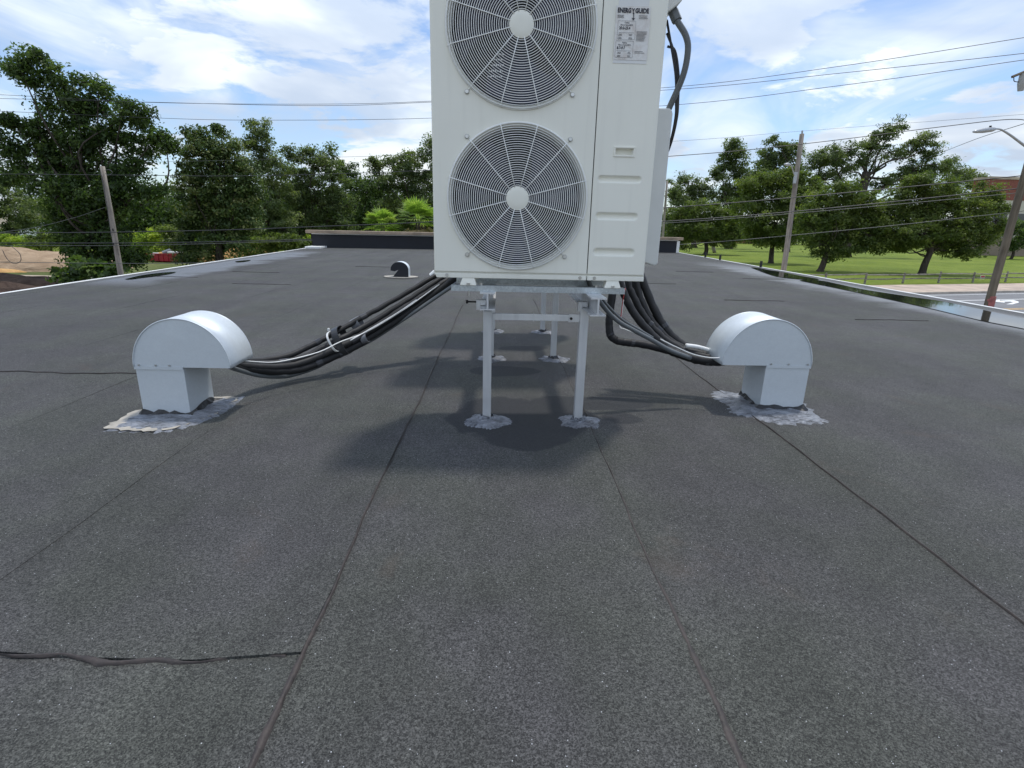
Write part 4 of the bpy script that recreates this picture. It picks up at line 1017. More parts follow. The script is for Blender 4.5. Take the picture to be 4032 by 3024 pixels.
tree('tall dark broadleaf tree towering at the left edge behind the leaning pole', (420, 1080), 34,
     [(80, 250, 62, 38), (150, 235, 60, 40), (110, 300, 70, 40), (215, 300, 45, 45), (330, 325, 50, 35), (400, 345, 55, 30), (285, 380, 70, 45), (180, 385, 55, 28), (250, 440, 100, 45), (370, 420, 60, 45),
      (505, 415, 62, 38), (550, 455, 42, 30), (470, 480, 60, 35), (30, 465, 32, 28), (110, 500, 60, 40), (200, 530, 85, 55), (330, 530, 100, 65), (450, 560, 70, 50), (560, 560, 65, 40), (625, 535, 28, 30), (655, 565, 38, 32),
      (40, 580, 60, 70), (150, 620, 100, 60), (300, 640, 110, 75), (440, 660, 90, 60), (560, 640, 55, 40), (40, 680, 60, 45), (200, 730, 110, 50), (340, 760, 100, 70), (460, 770, 70, 75), (590, 750, 70, 45),
      (250, 820, 80, 40), (370, 850, 80, 70), (300, 910, 80, 60), (430, 920, 80, 70), (340, 990, 75, 60), (440, 1010, 70, 55), (520, 980, 45, 60)],
     'deep', density=1.15, size=.22, trunk_r=.42, name='broadleaf_tree', clump=.55, hang=.12, twig=.35)
tree('grey-green oak beyond the sand pile at the far left edge', (40, 960), 58, [(30, 760, 70, 60), (100, 830, 70, 55), (20, 850, 60, 50), (60, 900, 60, 40)], 'oak', .9, .24, .3, 'oak_tree', .7)
tree('dense glossy evergreen with brownish leaf undersides behind the flat roof', (870, 1050), 40,
     [(745, 545, 38, 30), (800, 560, 50, 45), (865, 510, 26, 40), (880, 575, 55, 50), (780, 640, 75, 55), (880, 650, 80, 60), (960, 690, 70, 60), (770, 730, 75, 60), (870, 760, 95, 65), (960, 790, 75, 60), (780, 830, 80, 60), (890, 860, 95, 55), (990, 860, 55, 55), (760, 920, 65, 60), (850, 950, 85, 50), (930, 950, 55, 45), (720, 1000, 40, 40), (800, 1010, 60, 30)],
     'magnolia', density=1.25, size=.21, trunk_r=.33, name='magnolia_tree', clump=.5, twig=.25)
tree('lanky oak with a sparse feathery top behind the glossy evergreen', (1060, 1000), 52,
     [(1000, 500, 26, 30), (1030, 520, 35, 50), (985, 560, 40, 40), (1045, 590, 35, 40), (1000, 640, 55, 40), (1090, 660, 50, 45), (1080, 740, 60, 50), (1060, 820, 60, 55), (1120, 900, 60, 50)],
     'oak', .95, .21, .28, 'oak_tree', .5, twig=.6)
tree('spreading grey-green live oak left of the parapet with open airy crown', (1235, 965), 56,
     [(1140, 600, 40, 16), (1180, 620, 45, 25), (1230, 600, 35, 28), (1150, 680, 50, 25), (1255, 640, 45, 40), (1300, 610, 30, 30), (1290, 670, 55, 45), (1200, 720, 70, 35), (1310, 740, 60, 50), (1160, 780, 70, 45), (1250, 800, 80, 50), (1350, 810, 45, 60), (1170, 860, 70, 40), (1290, 870, 80, 45), (1360, 900, 40, 40), (1130, 920, 60, 30)],
     'oak', .95, .24, .36, 'oak_tree', .62, twig=.6)
tree('narrow dark green tree just left of the two fan palms', (1425, 950), 64, [(1345, 650, 25, 25), (1370, 690, 35, 35), (1415, 740, 50, 40), (1470, 740, 40, 35), (1400, 810, 50, 55), (1440, 870, 55, 45), (1380, 890, 35, 40)], 'deep', 1.2, .26, .3, 'broadleaf_tree', .65)
tree('broad oak rising behind the fan palms and the heat pump', (1680, 930), 66,
     [(1470, 640, 35, 20), (1490, 670, 40, 35), (1560, 640, 50, 25), (1590, 660, 55, 40), (1640, 620, 45, 35), (1690, 590, 30, 40), (1540, 730, 65, 45), (1640, 720, 75, 55), (1560, 810, 75, 45), (1660, 810, 75, 55), (1740, 720, 70, 70), (1800, 760, 70, 90), (1900, 780, 80, 80), (1600, 880, 70, 35)],
     'oak', 1.05, .27, .4, 'oak_tree', .68, twig=.5)
# right-hand park trees
tree('distant dark oak just right of the heat pump', (2735, 955), 120, [(2660, 740, 35, 35), (2710, 725, 45, 40), (2755, 760, 40, 35), (2670, 790, 45, 30), (2730, 800, 50, 30), (2790, 740, 35, 25), (2650, 850, 50, 35), (2710, 860, 55, 30)], 'oak', 1.0, .45, .6, 'oak_tree', 1.1)
tree('tall twin-peaked dark oak standing deep in the park', (2870, 966), 118, [(2880, 570, 32, 22), (2905, 600, 40, 35), (2860, 640, 40, 35), (2920, 660, 45, 40), (2850, 700, 50, 40), (2900, 740, 60, 40), (2960, 700, 40, 40), (2840, 780, 55, 35), (2930, 800, 60, 40), (2870, 850, 60, 40)], 'oak', 1.0, .45, .7, 'oak_tree', 1.1, twig=.6)
tree('tall oak crown behind the street lamp pole', (3100, 960), 108, [(3050, 560, 30, 22), (3085, 590, 50, 30), (3020, 620, 40, 35), (3120, 610, 40, 40), (3060, 650, 60, 40), (3130, 690, 50, 40), (2990, 690, 40, 35)], 'oak', 1.0, .42, .6, 'oak_tree', 1.0, twig=.6)
tree('small round oak on the lawn nearest the heat pump', (2777, 1000), 88, [(2690, 850, 50, 40), (2760, 830, 60, 35), (2840, 860, 50, 35), (2660, 910, 45, 40), (2740, 900, 75, 40), (2830, 915, 65, 40), (2690, 955, 45, 18), (2900, 920, 40, 40), (2860, 955, 45, 18)], 'fresh', 1.1, .34, .35, 'park_tree', .85)
tree('middle park oak left of the street lamp pole', (3035, 1037), 68, [(2970, 720, 50, 35), (3040, 700, 60, 35), (3110, 700, 65, 40), (3170, 740, 60, 40), (2950, 790, 60, 40), (3040, 790, 80, 50), (3130, 800, 80, 50), (3210, 780, 40, 40), (2970, 860, 65, 40), (3060, 880, 90, 40), (3150, 880, 60, 40), (2960, 920, 50, 22), (3030, 950, 65, 26), (3100, 940, 55, 25)], 'fresh', 1.1, .28, .32, 'park_tree', .7)
tree('bright green park oak right of the street lamp pole', (3228, 1070), 55.6, [(3310, 740, 45, 22), (3350, 770, 70, 35), (3260, 800, 70, 40), (3400, 800, 60, 35), (3190, 840, 50, 35), (3300, 850, 90, 45), (3390, 870, 80, 45), (3450, 830, 45, 40), (3210, 900, 70, 40), (3310, 920, 90, 40), (3420, 930, 65, 40), (3230, 960, 55, 28), (3340, 975, 60, 25), (3270, 1000, 40, 22)], 'fresh', 1.15, .24, .33, 'park_tree', .6)
tree('huge old live oak with bare dark limbs against the sky', (3325, 1010), 92,
     [(3215, 640, 45, 40), (3270, 620, 55, 40), (3320, 660, 50, 35), (3350, 590, 55, 30), (3430, 580, 55, 30), (3480, 530, 60, 28), (3530, 500, 40, 22), (3400, 640, 45, 28), (3500, 600, 40, 30), (3580, 600, 40, 45), (3640, 560, 45, 38), (3670, 600, 30, 40), (3600, 670, 50, 40), (3650, 680, 40, 35), (3710, 660, 45, 30), (3540, 690, 40, 22), (3250, 710, 60, 35), (3470, 720, 55, 22), (3400, 720, 40, 20), (3600, 730, 60, 25)],
     'oak', .85, .33, .85, 'oak_tree', .85, twig=.9, fork=.55)
tree('broad low park oak in front of the split-rail fence line', (3628, 1085), 55, [(3620, 715, 50, 25), (3690, 730, 65, 35), (3580, 770, 70, 40), (3660, 790, 80, 45), (3760, 780, 65, 40), (3510, 830, 70, 40), (3610, 850, 90, 45), (3720, 850, 85, 45), (3820, 830, 55, 45), (3430, 880, 60, 35), (3520, 910, 80, 40), (3640, 920, 90, 40), (3760, 920, 80, 45), (3840, 900, 45, 45), (3450, 960, 60, 32), (3560, 975, 65, 24), (3780, 985, 65, 28), (3860, 960, 30, 35), (3700, 970, 60, 22), (3880, 770, 50, 35), (3915, 810, 50, 40), (3920, 870, 45, 40), (3900, 930, 45, 35)], 'fresh', 1.15, .24, .36, 'park_tree', .6)
tree('far oak crown peeping over the park oak beside the brick building', (3800, 960), 140, [(3790, 680, 50, 25), (3840, 690, 45, 22), (3770, 720, 50, 30), (3850, 730, 45, 30), (3740, 650, 35, 25)], 'oak', 1.0, .5, .5, 'oak_tree', 1.2)
tree('small street tree at the right edge before the cream wall', (3985, 1000), 96, [(3980, 920, 40, 40), (4010, 900, 35, 30), (3985, 960, 40, 25), (4040, 940, 30, 30)], 'deep', 1.0, .36, .25, 'street_tree', .8)
# shrubs
def shrub(label, base, Y, blobs, leaf, size=.16, clump=.4, density=1.2, name='shrub', aspect=.5):
    t = tree(label, base, Y, blobs, leaf, density, size, .05, name, clump, twig=.3, fork=.1, aspect=aspect); t['category'] = 'shrub'; return t
shrub('big-leaved dark bush at the foot of the leaning left pole', (335, 1110), 28.5, [(270, 1085, 50, 30), (330, 1060, 60, 35), (400, 1080, 60, 32), (300, 1100, 60, 22), (440, 1095, 40, 22)], 'deep', .30, .32, 1.3, aspect=.75)
shrub('lime green shrubs behind the sand pile at far left', (40, 990), 52, [(30, 955, 55, 28), (0, 985, 40, 20), (100, 960, 45, 25)], 'lime', .2, .5)
shrub('fresh green bush between sand pile and tall tree', (200, 990), 50, [(180, 945, 50, 30), (230, 965, 45, 30), (150, 975, 40, 20)], 'fresh', .2, .5)
shrub('yellow-green shrub behind the red dumpster', (590, 1020), 56, [(570, 950, 45, 32), (620, 940, 40, 35), (545, 990, 40, 25), (640, 985, 45, 28)], 'lime', .2, .5)
shrub('leafy bush under the evergreen at the left roof edge', (700, 1030), 54, [(690, 955, 45, 35), (730, 985, 40, 35), (660, 920, 35, 30)], 'fresh', .2, .5)
shrub('sunlit undergrowth below the live oak near the parapet corner', (1130, 980), 48, [(1060, 960, 45, 25), (1130, 950, 50, 28), (1180, 970, 40, 20), (1010, 975, 45, 30), (1000, 1000, 40, 20)], 'fresh', .2, .45)
shrub('pale scrub left of the parapet end', (1300, 960), 60, [(1260, 935, 45, 20), (1330, 930, 50, 20), (1400, 935, 45, 20)], 'lime', .22, .5)
# far thicket that closes the view under the crowns
def thicket(name, label, px_list, Y, leaf, n, size):
    P_ = []; Tn = []
    for x, y, rx, ry in px_list:
        c = on_y(x, y, Y); sc = Y / F * 1.05
        q = rng.normal(size=(n, 3)) * np.array([rx * sc * .5, 2.5, ry * sc * .5]); P_.append(c + q); Tn.append(rng.normal(.3, .2, n))
    P_ = np.concatenate(P_); o = leaf_object(name, LEAF[leaf], P_, rng.normal(size=P_.shape) * .3, size, np.concatenate(Tn), loc=(0, Y, G), kind='stuff')
    return tag(o, label, 'thicket')
thicket('far_thicket', 'dark far thicket closing the view under the left trees', [(x, 870 + 25 * math.sin(x * .02) - (x / 1700) * 10, 90, 105) for x in range(230, 1950, 80)], 78, 'deep', 4200, .42)
thicket('far_thicket', 'shadowy far hedge line under the right park oaks', [(x, 905 + (x - 2600) * .03, 70, 40) for x in list(range(2620, 3140, 60)) + list(range(3160, 3900, 70))], 165, 'deep', 1600, .6)

# fan palms
def palm(label, px, Y, rpx, seed, dry=0.3):
    c = on_y(px[0], px[1], Y); rr = np.random.default_rng(seed); R_ = rpx * Y / F * 1.05
    t = thing('fan_palm', (c[0], Y, G - .08), label, 'palm tree', 'fan palms')
    MB().tube([(c[0], Y, G - .08), (c[0] + .05, Y, (G + c[2]) / 2), (c[0], Y, c[2])], [.24, .2, .2], 10).build('trunk', M['bark'], parent=t, smooth=True)
    for nm, count, mat, e0, e1 in (('frond_crown', 46, 'palm', -.25, 1.35), ('dead_fronds', 16, 'dry', -1.2, -.5)):
        V = []; Fc = []; Tn = []
        for k in range(count):
            az = rr.uniform(0, 2 * math.pi); el = rr.uniform(e0, e1)
            d = np.array([math.cos(az) * math.cos(el), math.sin(az) * math.cos(el), math.sin(el)]); side = np.array([-math.sin(az), math.cos(az), 0]); nn = np.cross(side, d)
            st_ = np.array(c); hub = st_ + d * R_ * .45; tn = float(np.clip(rr.normal(.5, .25), 0, 1))
            def quad(a, b_, w, dirn):
                i0 = len(V); V.extend([a - dirn * w, a + dirn * w, b_ + dirn * w * .3, b_ - dirn * w * .3]); Fc.append((i0, i0 + 1, i0 + 2, i0 + 3)); Tn.append(tn)
            quad(st_, hub, .03, side)
            for j in range(15):
                q = -1.35 + 2.7 * j / 14; dd = d * math.cos(q) + side * math.sin(q); L_ = R_ * .62 * (1 - .25 * abs(q) / 1.35) * rr.uniform(.85, 1.1)
                m1 = hub + dd * L_ * .55 + nn * .04; tip = hub + dd * L_ + np.array([0, 0, -.16 * L_ - .1 * rr.random()]); ww = np.cross(dd, nn) * .05
                i0 = len(V); V.extend([hub, m1 + ww, tip, m1 - ww]); Fc.append((i0, i0 + 1, i0 + 2, i0 + 3)); Tn.append(float(np.clip(tn + rr.normal(0, .1), 0, 1)))
        b = MB(); b.add(V, Fc); o = b.build(nm, LEAF[mat], parent=t)
        at = o.data.attributes.new('tint', 'FLOAT', 'FACE'); at.data.foreach_set('value', np.array(Tn, np.float32))
    return t
palm('bright fan palm just above the parapet, left of two', (1505, 890), 46, 78, 1)
palm('larger fan palm with dry lower fronds, beside the heat pump', (1645, 868), 47, 95, 2)
palm('shaggy fan palm low behind the red dumpster', (790, 985), 52, 70, 3)

# ------------------------------------------------------------------ poles, lamps and wires
def pole(label, px, Y, top_px, r0, r1, mat, name='utility_pole'):
    bx = on_y(px[0], px[1], Y); tp = on_y(top_px[0], top_px[1], Y)
    p = thing(name, (bx[0], Y, G - .1), label, 'utility pole', 'utility poles')
    rr = random.Random(int(px[0])); n = 7; pts = []
    for i in range(n): t_ = i / (n - 1); pts.append((bx[0] + (tp[0] - bx[0]) * t_ + rr.uniform(-.01, .01), Y + rr.uniform(-.01, .01), G - .1 + (tp[2] - G + .1) * t_))
    MB().tube(pts, [r0 + (r1 - r0) * i / (n - 1) for i in range(n)], 14).build('pole_shaft', M[mat], parent=p, smooth=True); return p
pL = pole('weathered bare wooden pole standing before the tall left tree', (478, 1090), 28, (403, 655), .135, .105, 'pole')
for y in (905, 960):
    q = on_y(450, y, 28); MB().tube([(q[0] + .05, 27.83, q[2] - .06), (q[0] + .05, 27.83, q[2] + .06)], .03, 6).build('clamp', M['bolt'], parent=pL)
q0 = on_y(412, 680, 27.9); b = MB(); b.tube(smooth_pts([on_y(412, 672, 27.9), on_y(430, 668, 27.8), on_y(442, 680, 27.8), on_y(425, 690, 27.85), on_y(414, 682, 27.85)], 5), .012, 5); b.build('loose_wire', M['wirelight'], parent=pL)
MB().tube([on_y(400, 690, 27.85), on_y(420, 800, 27.84), on_y(438, 930, 27.83)], .015, 5).build('loose_wire', M['wireline'], parent=pL)
pM = pole('tall wooden pole with a small street lamp beyond the right eave', (3085, 1085), 37.5, (3158, 527), .19, .14, 'pole')
b = MB(); b.tube(smooth_pts([on_y(3133, 700, 37.3), on_y(3128, 690, 37.2), on_y(3120, 665, 37.0), on_y(3113, 649, 36.8), on_y(3100, 647, 36.7)], 5), .035, 8); la = b.build('lamp_arm', M['lampmetal'], parent=pM, smooth=True)
a_, c_ = on_y(3112, 648, 36.8), on_y(3088, 647, 36.6); b = MB(); b.tube([a_, a_ * .6 + c_ * .4, c_], [.06, .11, .05], 8); b.build('lamp_head', M['lampmetal'], parent=la, smooth=True)
b = MB(); b.tube([on_y(3158, 527, 37.5), on_y(3159, 514, 37.5)], .05, 6); b.build('insulator', M['transformer'], parent=pM)
b = MB(); q = on_y(3133, 700, 37.25); b.box(q - np.array([.12, .05, .35]), q + np.array([.06, .05, .35])); b.build('bracket', M['lampmetal'], parent=pM)
pT = pole('thin distant pole half hidden by the heat pump\'s right side', (2612, 930), 66, (2627, 712), .16, .12, 'pole')
pS = pole('short leaning timber pole stump on the lawn behind the small oak', (2815, 992), 95, (2795, 915), .3, .26, 'pole')
PRY = 22.0
pR = pole('stout leaning-looking pole with street lamp at the right frame edge', (3895, 1190), PRY, (4190, 130), .155, .115, 'pole_dark')
a_ = on_y(3900, 1180, PRY); c_ = on_y(3885, 1240, PRY)
b = MB(); b.tube([a_ + np.array([0, 0, .15]), a_, (a_ + c_) / 2, c_], [.165, .175, .172, .176], 14); b.build('pole_wrap', M['bottle'], parent=pR)
b = MB(); b.tube(smooth_pts([on_y(4085, 610, 21.9), on_y(4032, 572, 21.7), on_y(3975, 530, 21.4), on_y(3940, 510, 21.2), on_y(3918, 507, 21.1)], 5), [.05 - .0012 * i for i in range(21)], 8); la = b.build('lamp_arm', M['lampmetal'], parent=pR, smooth=True)
a_, c_ = on_y(3918, 508, 21.1), on_y(3832, 519, 20.7); b = MB()
b.tube([a_, a_ * .85 + c_ * .15, a_ * .5 + c_ * .5, a_ * .15 + c_ * .85, c_], [.05, .085, .09, .06, .03], 10); lh = b.build('lamp_head', M['lampmetal'], parent=la, smooth=True)
q = on_y(3899, 501, 21.0); b = MB(); b.tube([q - np.array([0, 0, .06]), q + np.array([0, 0, .05])], [.035, .04], 8); b.build('photocell', M['bolt'], parent=lh)
b = MB(); b.tube([on_y(3985, 303, PRY), on_y(4060, 272, PRY)], .05, 6); b.build('crossarm', M['pole_dark'], parent=pR)
b = MB(); b.tube(smooth_pts([on_y(3992, 305, PRY), on_y(3994, 320, PRY), on_y(4015, 323, PRY)], 4), .015, 6); b.build('loose_wire', M['wireline'], parent=pR)
b = MB(); b.tube([on_y(4018, 358, PRY), on_y(4024, 330, PRY), on_y(4034, 290, PRY)], [.09, .14, .14], 14); b.build('transformer', M['transformer'], parent=pR)
def wire(label, pts, r, mat='wireline'):
    P_ = smooth_pts([on_y(x, y, Y) for x, y, Y in pts], 10)
    o = MB().tube(P_, r, 5).build('utility_wire', M[mat], loc=P_[0], smooth=True)
    return tag(o, label, 'wire', 'overhead wires')
wire('topmost thin power line crossing the sky', [(-300, 368, 33), (0, 373, 33), (580, 403, 33), (1240, 410, 33), (1700, 398, 32), (2645, 343, 28), (3300, 262, 24), (4032, 148, 20), (4400, 90, 18)], .011)
wire('second power line just under the topmost one', [(-300, 384, 33), (0, 388, 33), (580, 402, 33), (1240, 416, 33), (1700, 402, 32), (2645, 353, 28), (3300, 289, 24), (4032, 210, 20), (4400, 165, 18)], .011)
wire('third power line of the high trio', [(-300, 430, 33), (0, 438, 33), (600, 464, 33), (1000, 473, 33), (1700, 465, 32), (2645, 414, 28), (3300, 338, 24), (4032, 236, 20), (4400, 180, 18)], .011)
wire('faint thin line grazing the park tree tops', [(-300, 640, 34), (0, 642, 34), (600, 638, 34), (1200, 622, 34), (1660, 607, 33), (2670, 555, 33), (3158, 516, 37.5), (4032, 450, 30), (4300, 425, 28)], .008, 'wirelight')
wire('thick bundled cable reaching the right street lamp', [(-300, 683, 30), (0, 685, 30), (550, 690, 30), (1000, 692, 30), (1700, 670, 29), (2640, 615, 26), (3150, 568, 24.5), (3700, 500, 22.8), (3980, 470, 22), (4080, 486, 22)], .015)
wire('dark service line descending left behind the old live oak', [(4090, 470, 22), (4000, 497, 24), (3850, 545, 30), (3690, 607, 40), (3500, 680, 58)], .014)
wire('upper of the low cables crossing the left pole', [(-300, 920, 28), (0, 918, 27.8), (450, 914, 27.7), (900, 905, 27.6), (1300, 890, 27.3), (1700, 873, 27), (2620, 818, 26), (3200, 771, 24.5), (4022, 692, 22), (4120, 680, 21.7)], .020)
wire('middle low cable passing behind the parapet', [(-300, 956, 28), (0, 957, 27.8), (460, 957, 27.7), (800, 953, 27.5), (1230, 942, 27.2), (1700, 924, 27), (2615, 872, 26), (3200, 826, 24.5), (4022, 741, 22), (4120, 730, 21.7)], .021)
wire('thinner cable hugging just below the middle low cable', [(-300, 966, 28), (0, 966, 27.85), (460, 967, 27.75), (800, 960, 27.6), (1230, 947, 27.3), (1700, 930, 27.1), (2615, 879, 26.1), (3200, 834, 24.6), (3985, 762, 22.1), (4110, 748, 21.8)], .013, 'wirelight')
wire('lowest line crossing the lawn and the sand pile', [(-300, 1030, 26), (0, 1032, 26), (460, 1037, 26), (800, 1035, 26), (1230, 1022, 26), (1900, 1000, 26), (2675, 963, 25.5), (3365, 903, 24), (3830, 853, 22.5), (4080, 825, 22)], .013, 'wirelight')
wire('slanting guy line running down left from the bare pole', [(412, 817, 27.9), (300, 855, 28.5), (150, 893, 30), (0, 915, 32), (-200, 935, 35)], .014, 'wirelight')
wire('loose loop of cable hanging over the sand pile', [(10, 985, 26), (25, 1015, 26), (45, 1034, 26), (66, 1037, 26), (82, 1025, 26), (78, 1000, 26), (58, 980, 26), (40, 966, 26)], .014)

# ------------------------------------------------------------------ split-rail fence and sign
fs = [-30 + 4.05 * i for i in range(17)]
fo = rp(10, 5.4)
fn = thing('split_rail_fence', (fo[0], fo[1], G - .05), 'weathered two-rail split timber fence along the park edge', 'fence')
rr = random.Random(12)
for i, s_ in enumerate(fs):
    x, y = rp(s_, 5.4); MB().tube([(x, y, G - .05), (x + rr.uniform(-.03, .03), y, G + .5), (x + rr.uniform(-.03, .03), y, G + .93 + rr.uniform(-.05, .05))], [.085, .08, .07], 7).build('post', M['rail'], parent=fn)
    if i < len(fs) - 1:
        x2, y2 = rp(fs[i + 1], 5.4)
        for z in (.40, .76):
            z1, z2 = G + z + rr.uniform(-.04, .04), G + z + rr.uniform(-.04, .04); zm = (z1 + z2) / 2 + rr.uniform(-.05, .02)
            MB().tube([(x, y, z1), ((x + x2) / 2, (y + y2) / 2 + rr.uniform(-.03, .03), zm), (x2, y2, z2)], [.045, .06, .045], 6).build('rail', M['rail'], parent=fn)
sx, sy = on_y(3869, 1094, 47.8)[:2]
c0 = on_y(3869, 1092, 47.6); sg = thing('fence_sign', (c0[0], 47.6, G + .5), 'small red and white notice fixed on the split-rail fence', 'sign')
b = MB(); b.box((c0[0] - .20, 47.59, c0[2] - .15), (c0[0] + .20, 47.62, c0[2] + .15)); pl2 = b.build('panel', M['white'], parent=sg)
b = MB(); b.box((c0[0] - .17, 47.582, c0[2] - .0), (c0[0] + .17, 47.588, c0[2] + .13)); b.build('red_band', M['signred'], parent=pl2)

# ------------------------------------------------------------------ buildings beyond the park
c0 = on_y(3903, 705, 112); c1 = on_y(4032, 790, 112)
zb, zt = G - .1, c0[2]; zs_ = on_y(3950, 788, 112)[2]
bk = thing('brick_building', (c0[0] + 12, 118, G - .1), 'two-tone building with red brick upper storey and cream base at the right edge', 'building')
MB().box((c0[0], 112, zb), (c0[0] + 40, 116, on_y(3950, 935, 112)[2])).build('base_wall', M['tan'], parent=bk)
MB().box((c0[0] + .05, 112.05, on_y(3950, 935, 112)[2]), (c0[0] + 39.9, 115.9, zs_)).build('wall', M['cream'], parent=bk)
MB().box((c0[0], 112, zs_), (c0[0] + 40, 116, zt)).build('brick_storey', M['brick'], parent=bk)
MB().box((c0[0] - .15, 111.85, zt), (c0[0] + 40.1, 116.1, zt + .5)).build('roof_coping', M['concrete'], parent=bk)
for i in range(8):
    x = c0[0] + 2.5 + i * 4.6; za, zc_ = on_y(3950, 905, 112)[2], on_y(3950, 840, 112)[2]
    w = MB(); w.box((x, 111.97, za), (x + 2.8, 112.04, zc_)); wo = w.build('window', M['glass'], parent=bk)
    w = MB(); w.box((x - .12, 111.9, za - .25), (x + 2.92, 112.03, za - .02)); w.build('sill', M['concrete'], parent=wo)
wy = 175
a_, c_ = on_y(2690, 928, wy), on_y(3010, 935, wy)
wl = MB(); wl.box((a_[0], wy, G - .05), (c_[0], wy + .4, a_[2])); tag(wl.build('brick_wall', M['brick'], loc=((a_[0] + c_[0]) / 2, wy, G)), 'long low red brick wall far behind the lawn trees', 'wall')
hY = 95
h0, h1 = on_y(60, 850, hY), on_y(215, 925, hY); rt = on_y(140, 815, hY)[2]; ev = on_y(140, 855, hY)[2]
ho = thing('white_house', ((h0[0] + h1[0]) / 2, hY + 4, G - .1), 'white two-storey house glimpsed through the left trees', 'house')
MB().box((h0[0], hY, G - .1), (h1[0], hY + 8, ev)).build('wall', M['housewhite'], parent=ho)
b = MB(); b.add([(h0[0] - .3, hY - .3, ev), (h1[0] + .3, hY - .3, ev), (h1[0] + .3, hY + 8.3, ev), (h0[0] - .3, hY + 8.3, ev), (h0[0] - .3, hY + 4, rt), (h1[0] + .3, hY + 4, rt)], [(0, 1, 5, 4), (2, 3, 4, 5), (0, 4, 3), (1, 2, 5), (0, 3, 2, 1)]); b.build('roof', M['houseroof'], parent=ho)
for px in (100, 150, 185):
    q = on_y(px, 880, hY); wo = MB().box((q[0] - .45, hY - .03, q[2] - .6), (q[0] + .45, hY + .02, q[2] + .6)).build('window', M['glass'], parent=ho)
    w = MB(); w.box((q[0] - .55, hY - .06, q[2] - .72), (q[0] + .55, hY - .005, q[2] - .61)); w.build('sill', M['housewhite'], parent=wo)

# ------------------------------------------------------------------ earth works and the red dumpster on the left
def mound(name, label, cx, cy, rx, ry, h, mat, seed, n=44, group=None):
    rr = np.random.default_rng(seed); ph = rr.uniform(0, 6, 8); V = []; Fc = []
    for i in range(n + 1):
        for j in range(n + 1):
            u, v = i / n * 2 - 1, j / n * 2 - 1; d = math.hypot(u, v); x, y = cx + u * rx, cy + v * ry
            k = .22 * math.sin(u * 5 + ph[0]) * math.sin(v * 4 + ph[1]) + .12 * math.sin(u * 11 + ph[2] + v * 7) + .07 * math.sin(u * 23 + ph[3]) * math.sin(v * 19 + ph[4]) + .03 * rr.normal()
            s_ = max(0, 1 - d ** 2.2); z = h * (s_ ** .45) * (1 + .7 * k) - .12 * (1 - s_)
            V.append((x, y, G + z))
    for i in range(n):
        for j in range(n): Fc.append((i * (n + 1) + j, (i + 1) * (n + 1) + j, (i + 1) * (n + 1) + j + 1, i * (n + 1) + j + 1))
    b = MB(); b.add(V, Fc); o = b.build(name, M[mat], loc=(cx, cy, G - .12), smooth=True); return tag(o, label, 'earth pile', group)
mound('sand_pile', 'long tan sand pile at the left edge behind the cables', -37.5, 42.5, 9.0, 4.5, 1.25, 'sand', 1)
mound('soil_ridge', 'dark rough soil ridge in front of the dirt track', -29.5, 31.8, 6.0, 1.2, .55, 'soil', 2)
mound('soil_ridge', 'near dark soil strip right at the left eave', -26.0, 27.8, 5.5, 1.0, .5, 'soil', 3)
mound('orange_sand_heap', 'low orange sand spill in front of the tan sand pile', -36.5, 38.6, 4.0, .9, .32, 'orange', 4)
mound('orange_sand_heap', 'orange sand heap at the right end of the red dumpster', -27.0, 51.5, 1.6, 1.2, 1.1, 'orange', 5)
mound('orange_sand_heap', 'orange earth patch under the evergreen near the roof edge', *on_z(965, 1010, G)[:2], 4.0, 3.0, .8, 'orange', 6)
d0, d1 = on_y(583, 1035, 49.5), on_y(745, 1035, 49.5); dz0, dz1 = G + .02, on_y(660, 1000, 49.5)[2]
ds = thing('red_dumpster', ((d0[0] + d1[0]) / 2, 50.3, G), 'open red steel dumpster loaded with debris on the left lot', 'dumpster')
b = MB(); w = .06; x0, x1, y0, y1 = d0[0], d1[0], 49.5, 51.2
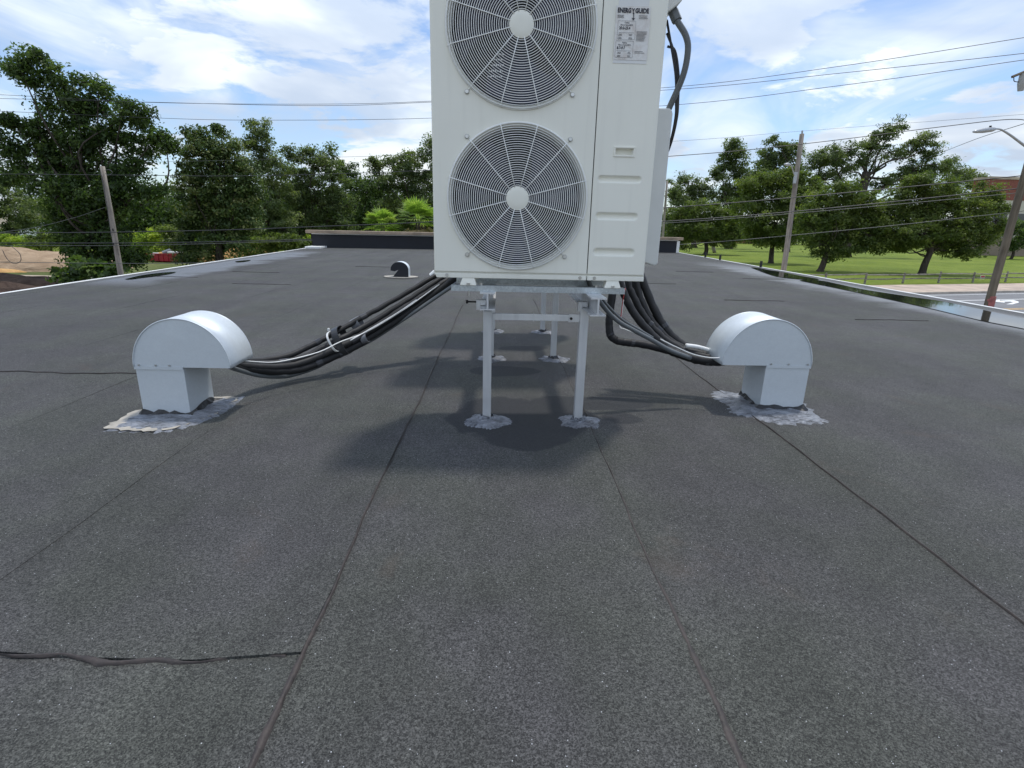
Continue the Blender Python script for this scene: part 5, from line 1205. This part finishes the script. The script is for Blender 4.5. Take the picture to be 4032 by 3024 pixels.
for lo, hi in (((x0, y0, dz0 + .1), (x1, y0 + w, dz1)), ((x0, y1 - w, dz0 + .1), (x1, y1, dz1)), ((x0, y0 + w, dz0 + .1), (x0 + w, y1 - w, dz1)), ((x1 - w, y0 + w, dz0 + .1), (x1, y1 - w, dz1)), ((x0 + w, y0 + w, dz0 + .1), (x1 - w, y1 - w, dz0 + .18))): b.box(lo, hi)
b.build('body', M['skip_red'], parent=ds)
for i in range(9):
    x = x0 + .1 + (x1 - x0 - .2) * i / 8; MB().box((x - .04, y0 - .06, dz0 + .1), (x + .04, y0 - .002, dz1 - .06)).build('rib', M['skip_red'], parent=ds)
MB().box((x0 - .05, y0 - .08, dz1 - .055), (x1 + .05, y0 + .0, dz1 + .03)).build('rim', M['skip_red'], parent=ds)
for x in (x0 + .25, x1 - .25):
    for y in (y0 + .2, y1 - .2): MB().tube([(x - .08, y, dz0 + .06), (x + .08, y, dz0 + .06)], .075, 10).build('roller', M['bolt'], parent=ds)
mm = MB(); V = []; n = 14
for i in range(n + 1):
    for j in range(n + 1):
        u, v = i / n, j / n; V.append((x0 + .1 + u * (x1 - x0 - .2), y0 + .1 + v * (y1 - y0 - .2), dz1 - .25 + .55 * math.sin(math.pi * u) ** .6 * math.sin(math.pi * v) * (1 - .5 * u) + .05 * math.sin(i * 2.1) * math.sin(j * 1.7)))
mm.add(V, [(i * (n + 1) + j, (i + 1) * (n + 1) + j, (i + 1) * (n + 1) + j + 1, i * (n + 1) + j + 1) for i in range(n) for j in range(n)])
tag(mm.build('rubble_heap', M['orange'], loc=((x0 + x1) / 2, 50.3, dz1 - .2)), 'orange rubble heaped inside the red dumpster', 'rubble')
q = on_y(655, 992, 49.9); tag(MB().tube([q + np.array([-.3, 0, -.12]), q + np.array([.3, .2, .12])], .19, 12).build('grey_roll', M['tape'], loc=q), 'grey cylinder lying on the dumpster load', 'roll')
q = on_y(690, 993, 49.8); tag(MB().box(q + np.array([-.55, -.3, -.08]), q + np.array([.55, .3, .06]), .2).build('white_sheet', M['white'], loc=q, bevel=.01), 'whitish rolled sheet on the dumpster load', 'debris')
q = on_y(612, 1000, 49.7); tag(MB().box(q + np.array([-.25, -.2, -.1]), q + np.array([.25, .2, .1]), .5).build('white_rubble_block', M['white'], loc=q, bevel=.02), 'pale rubble block at the left end of the dumpster load', 'debris')
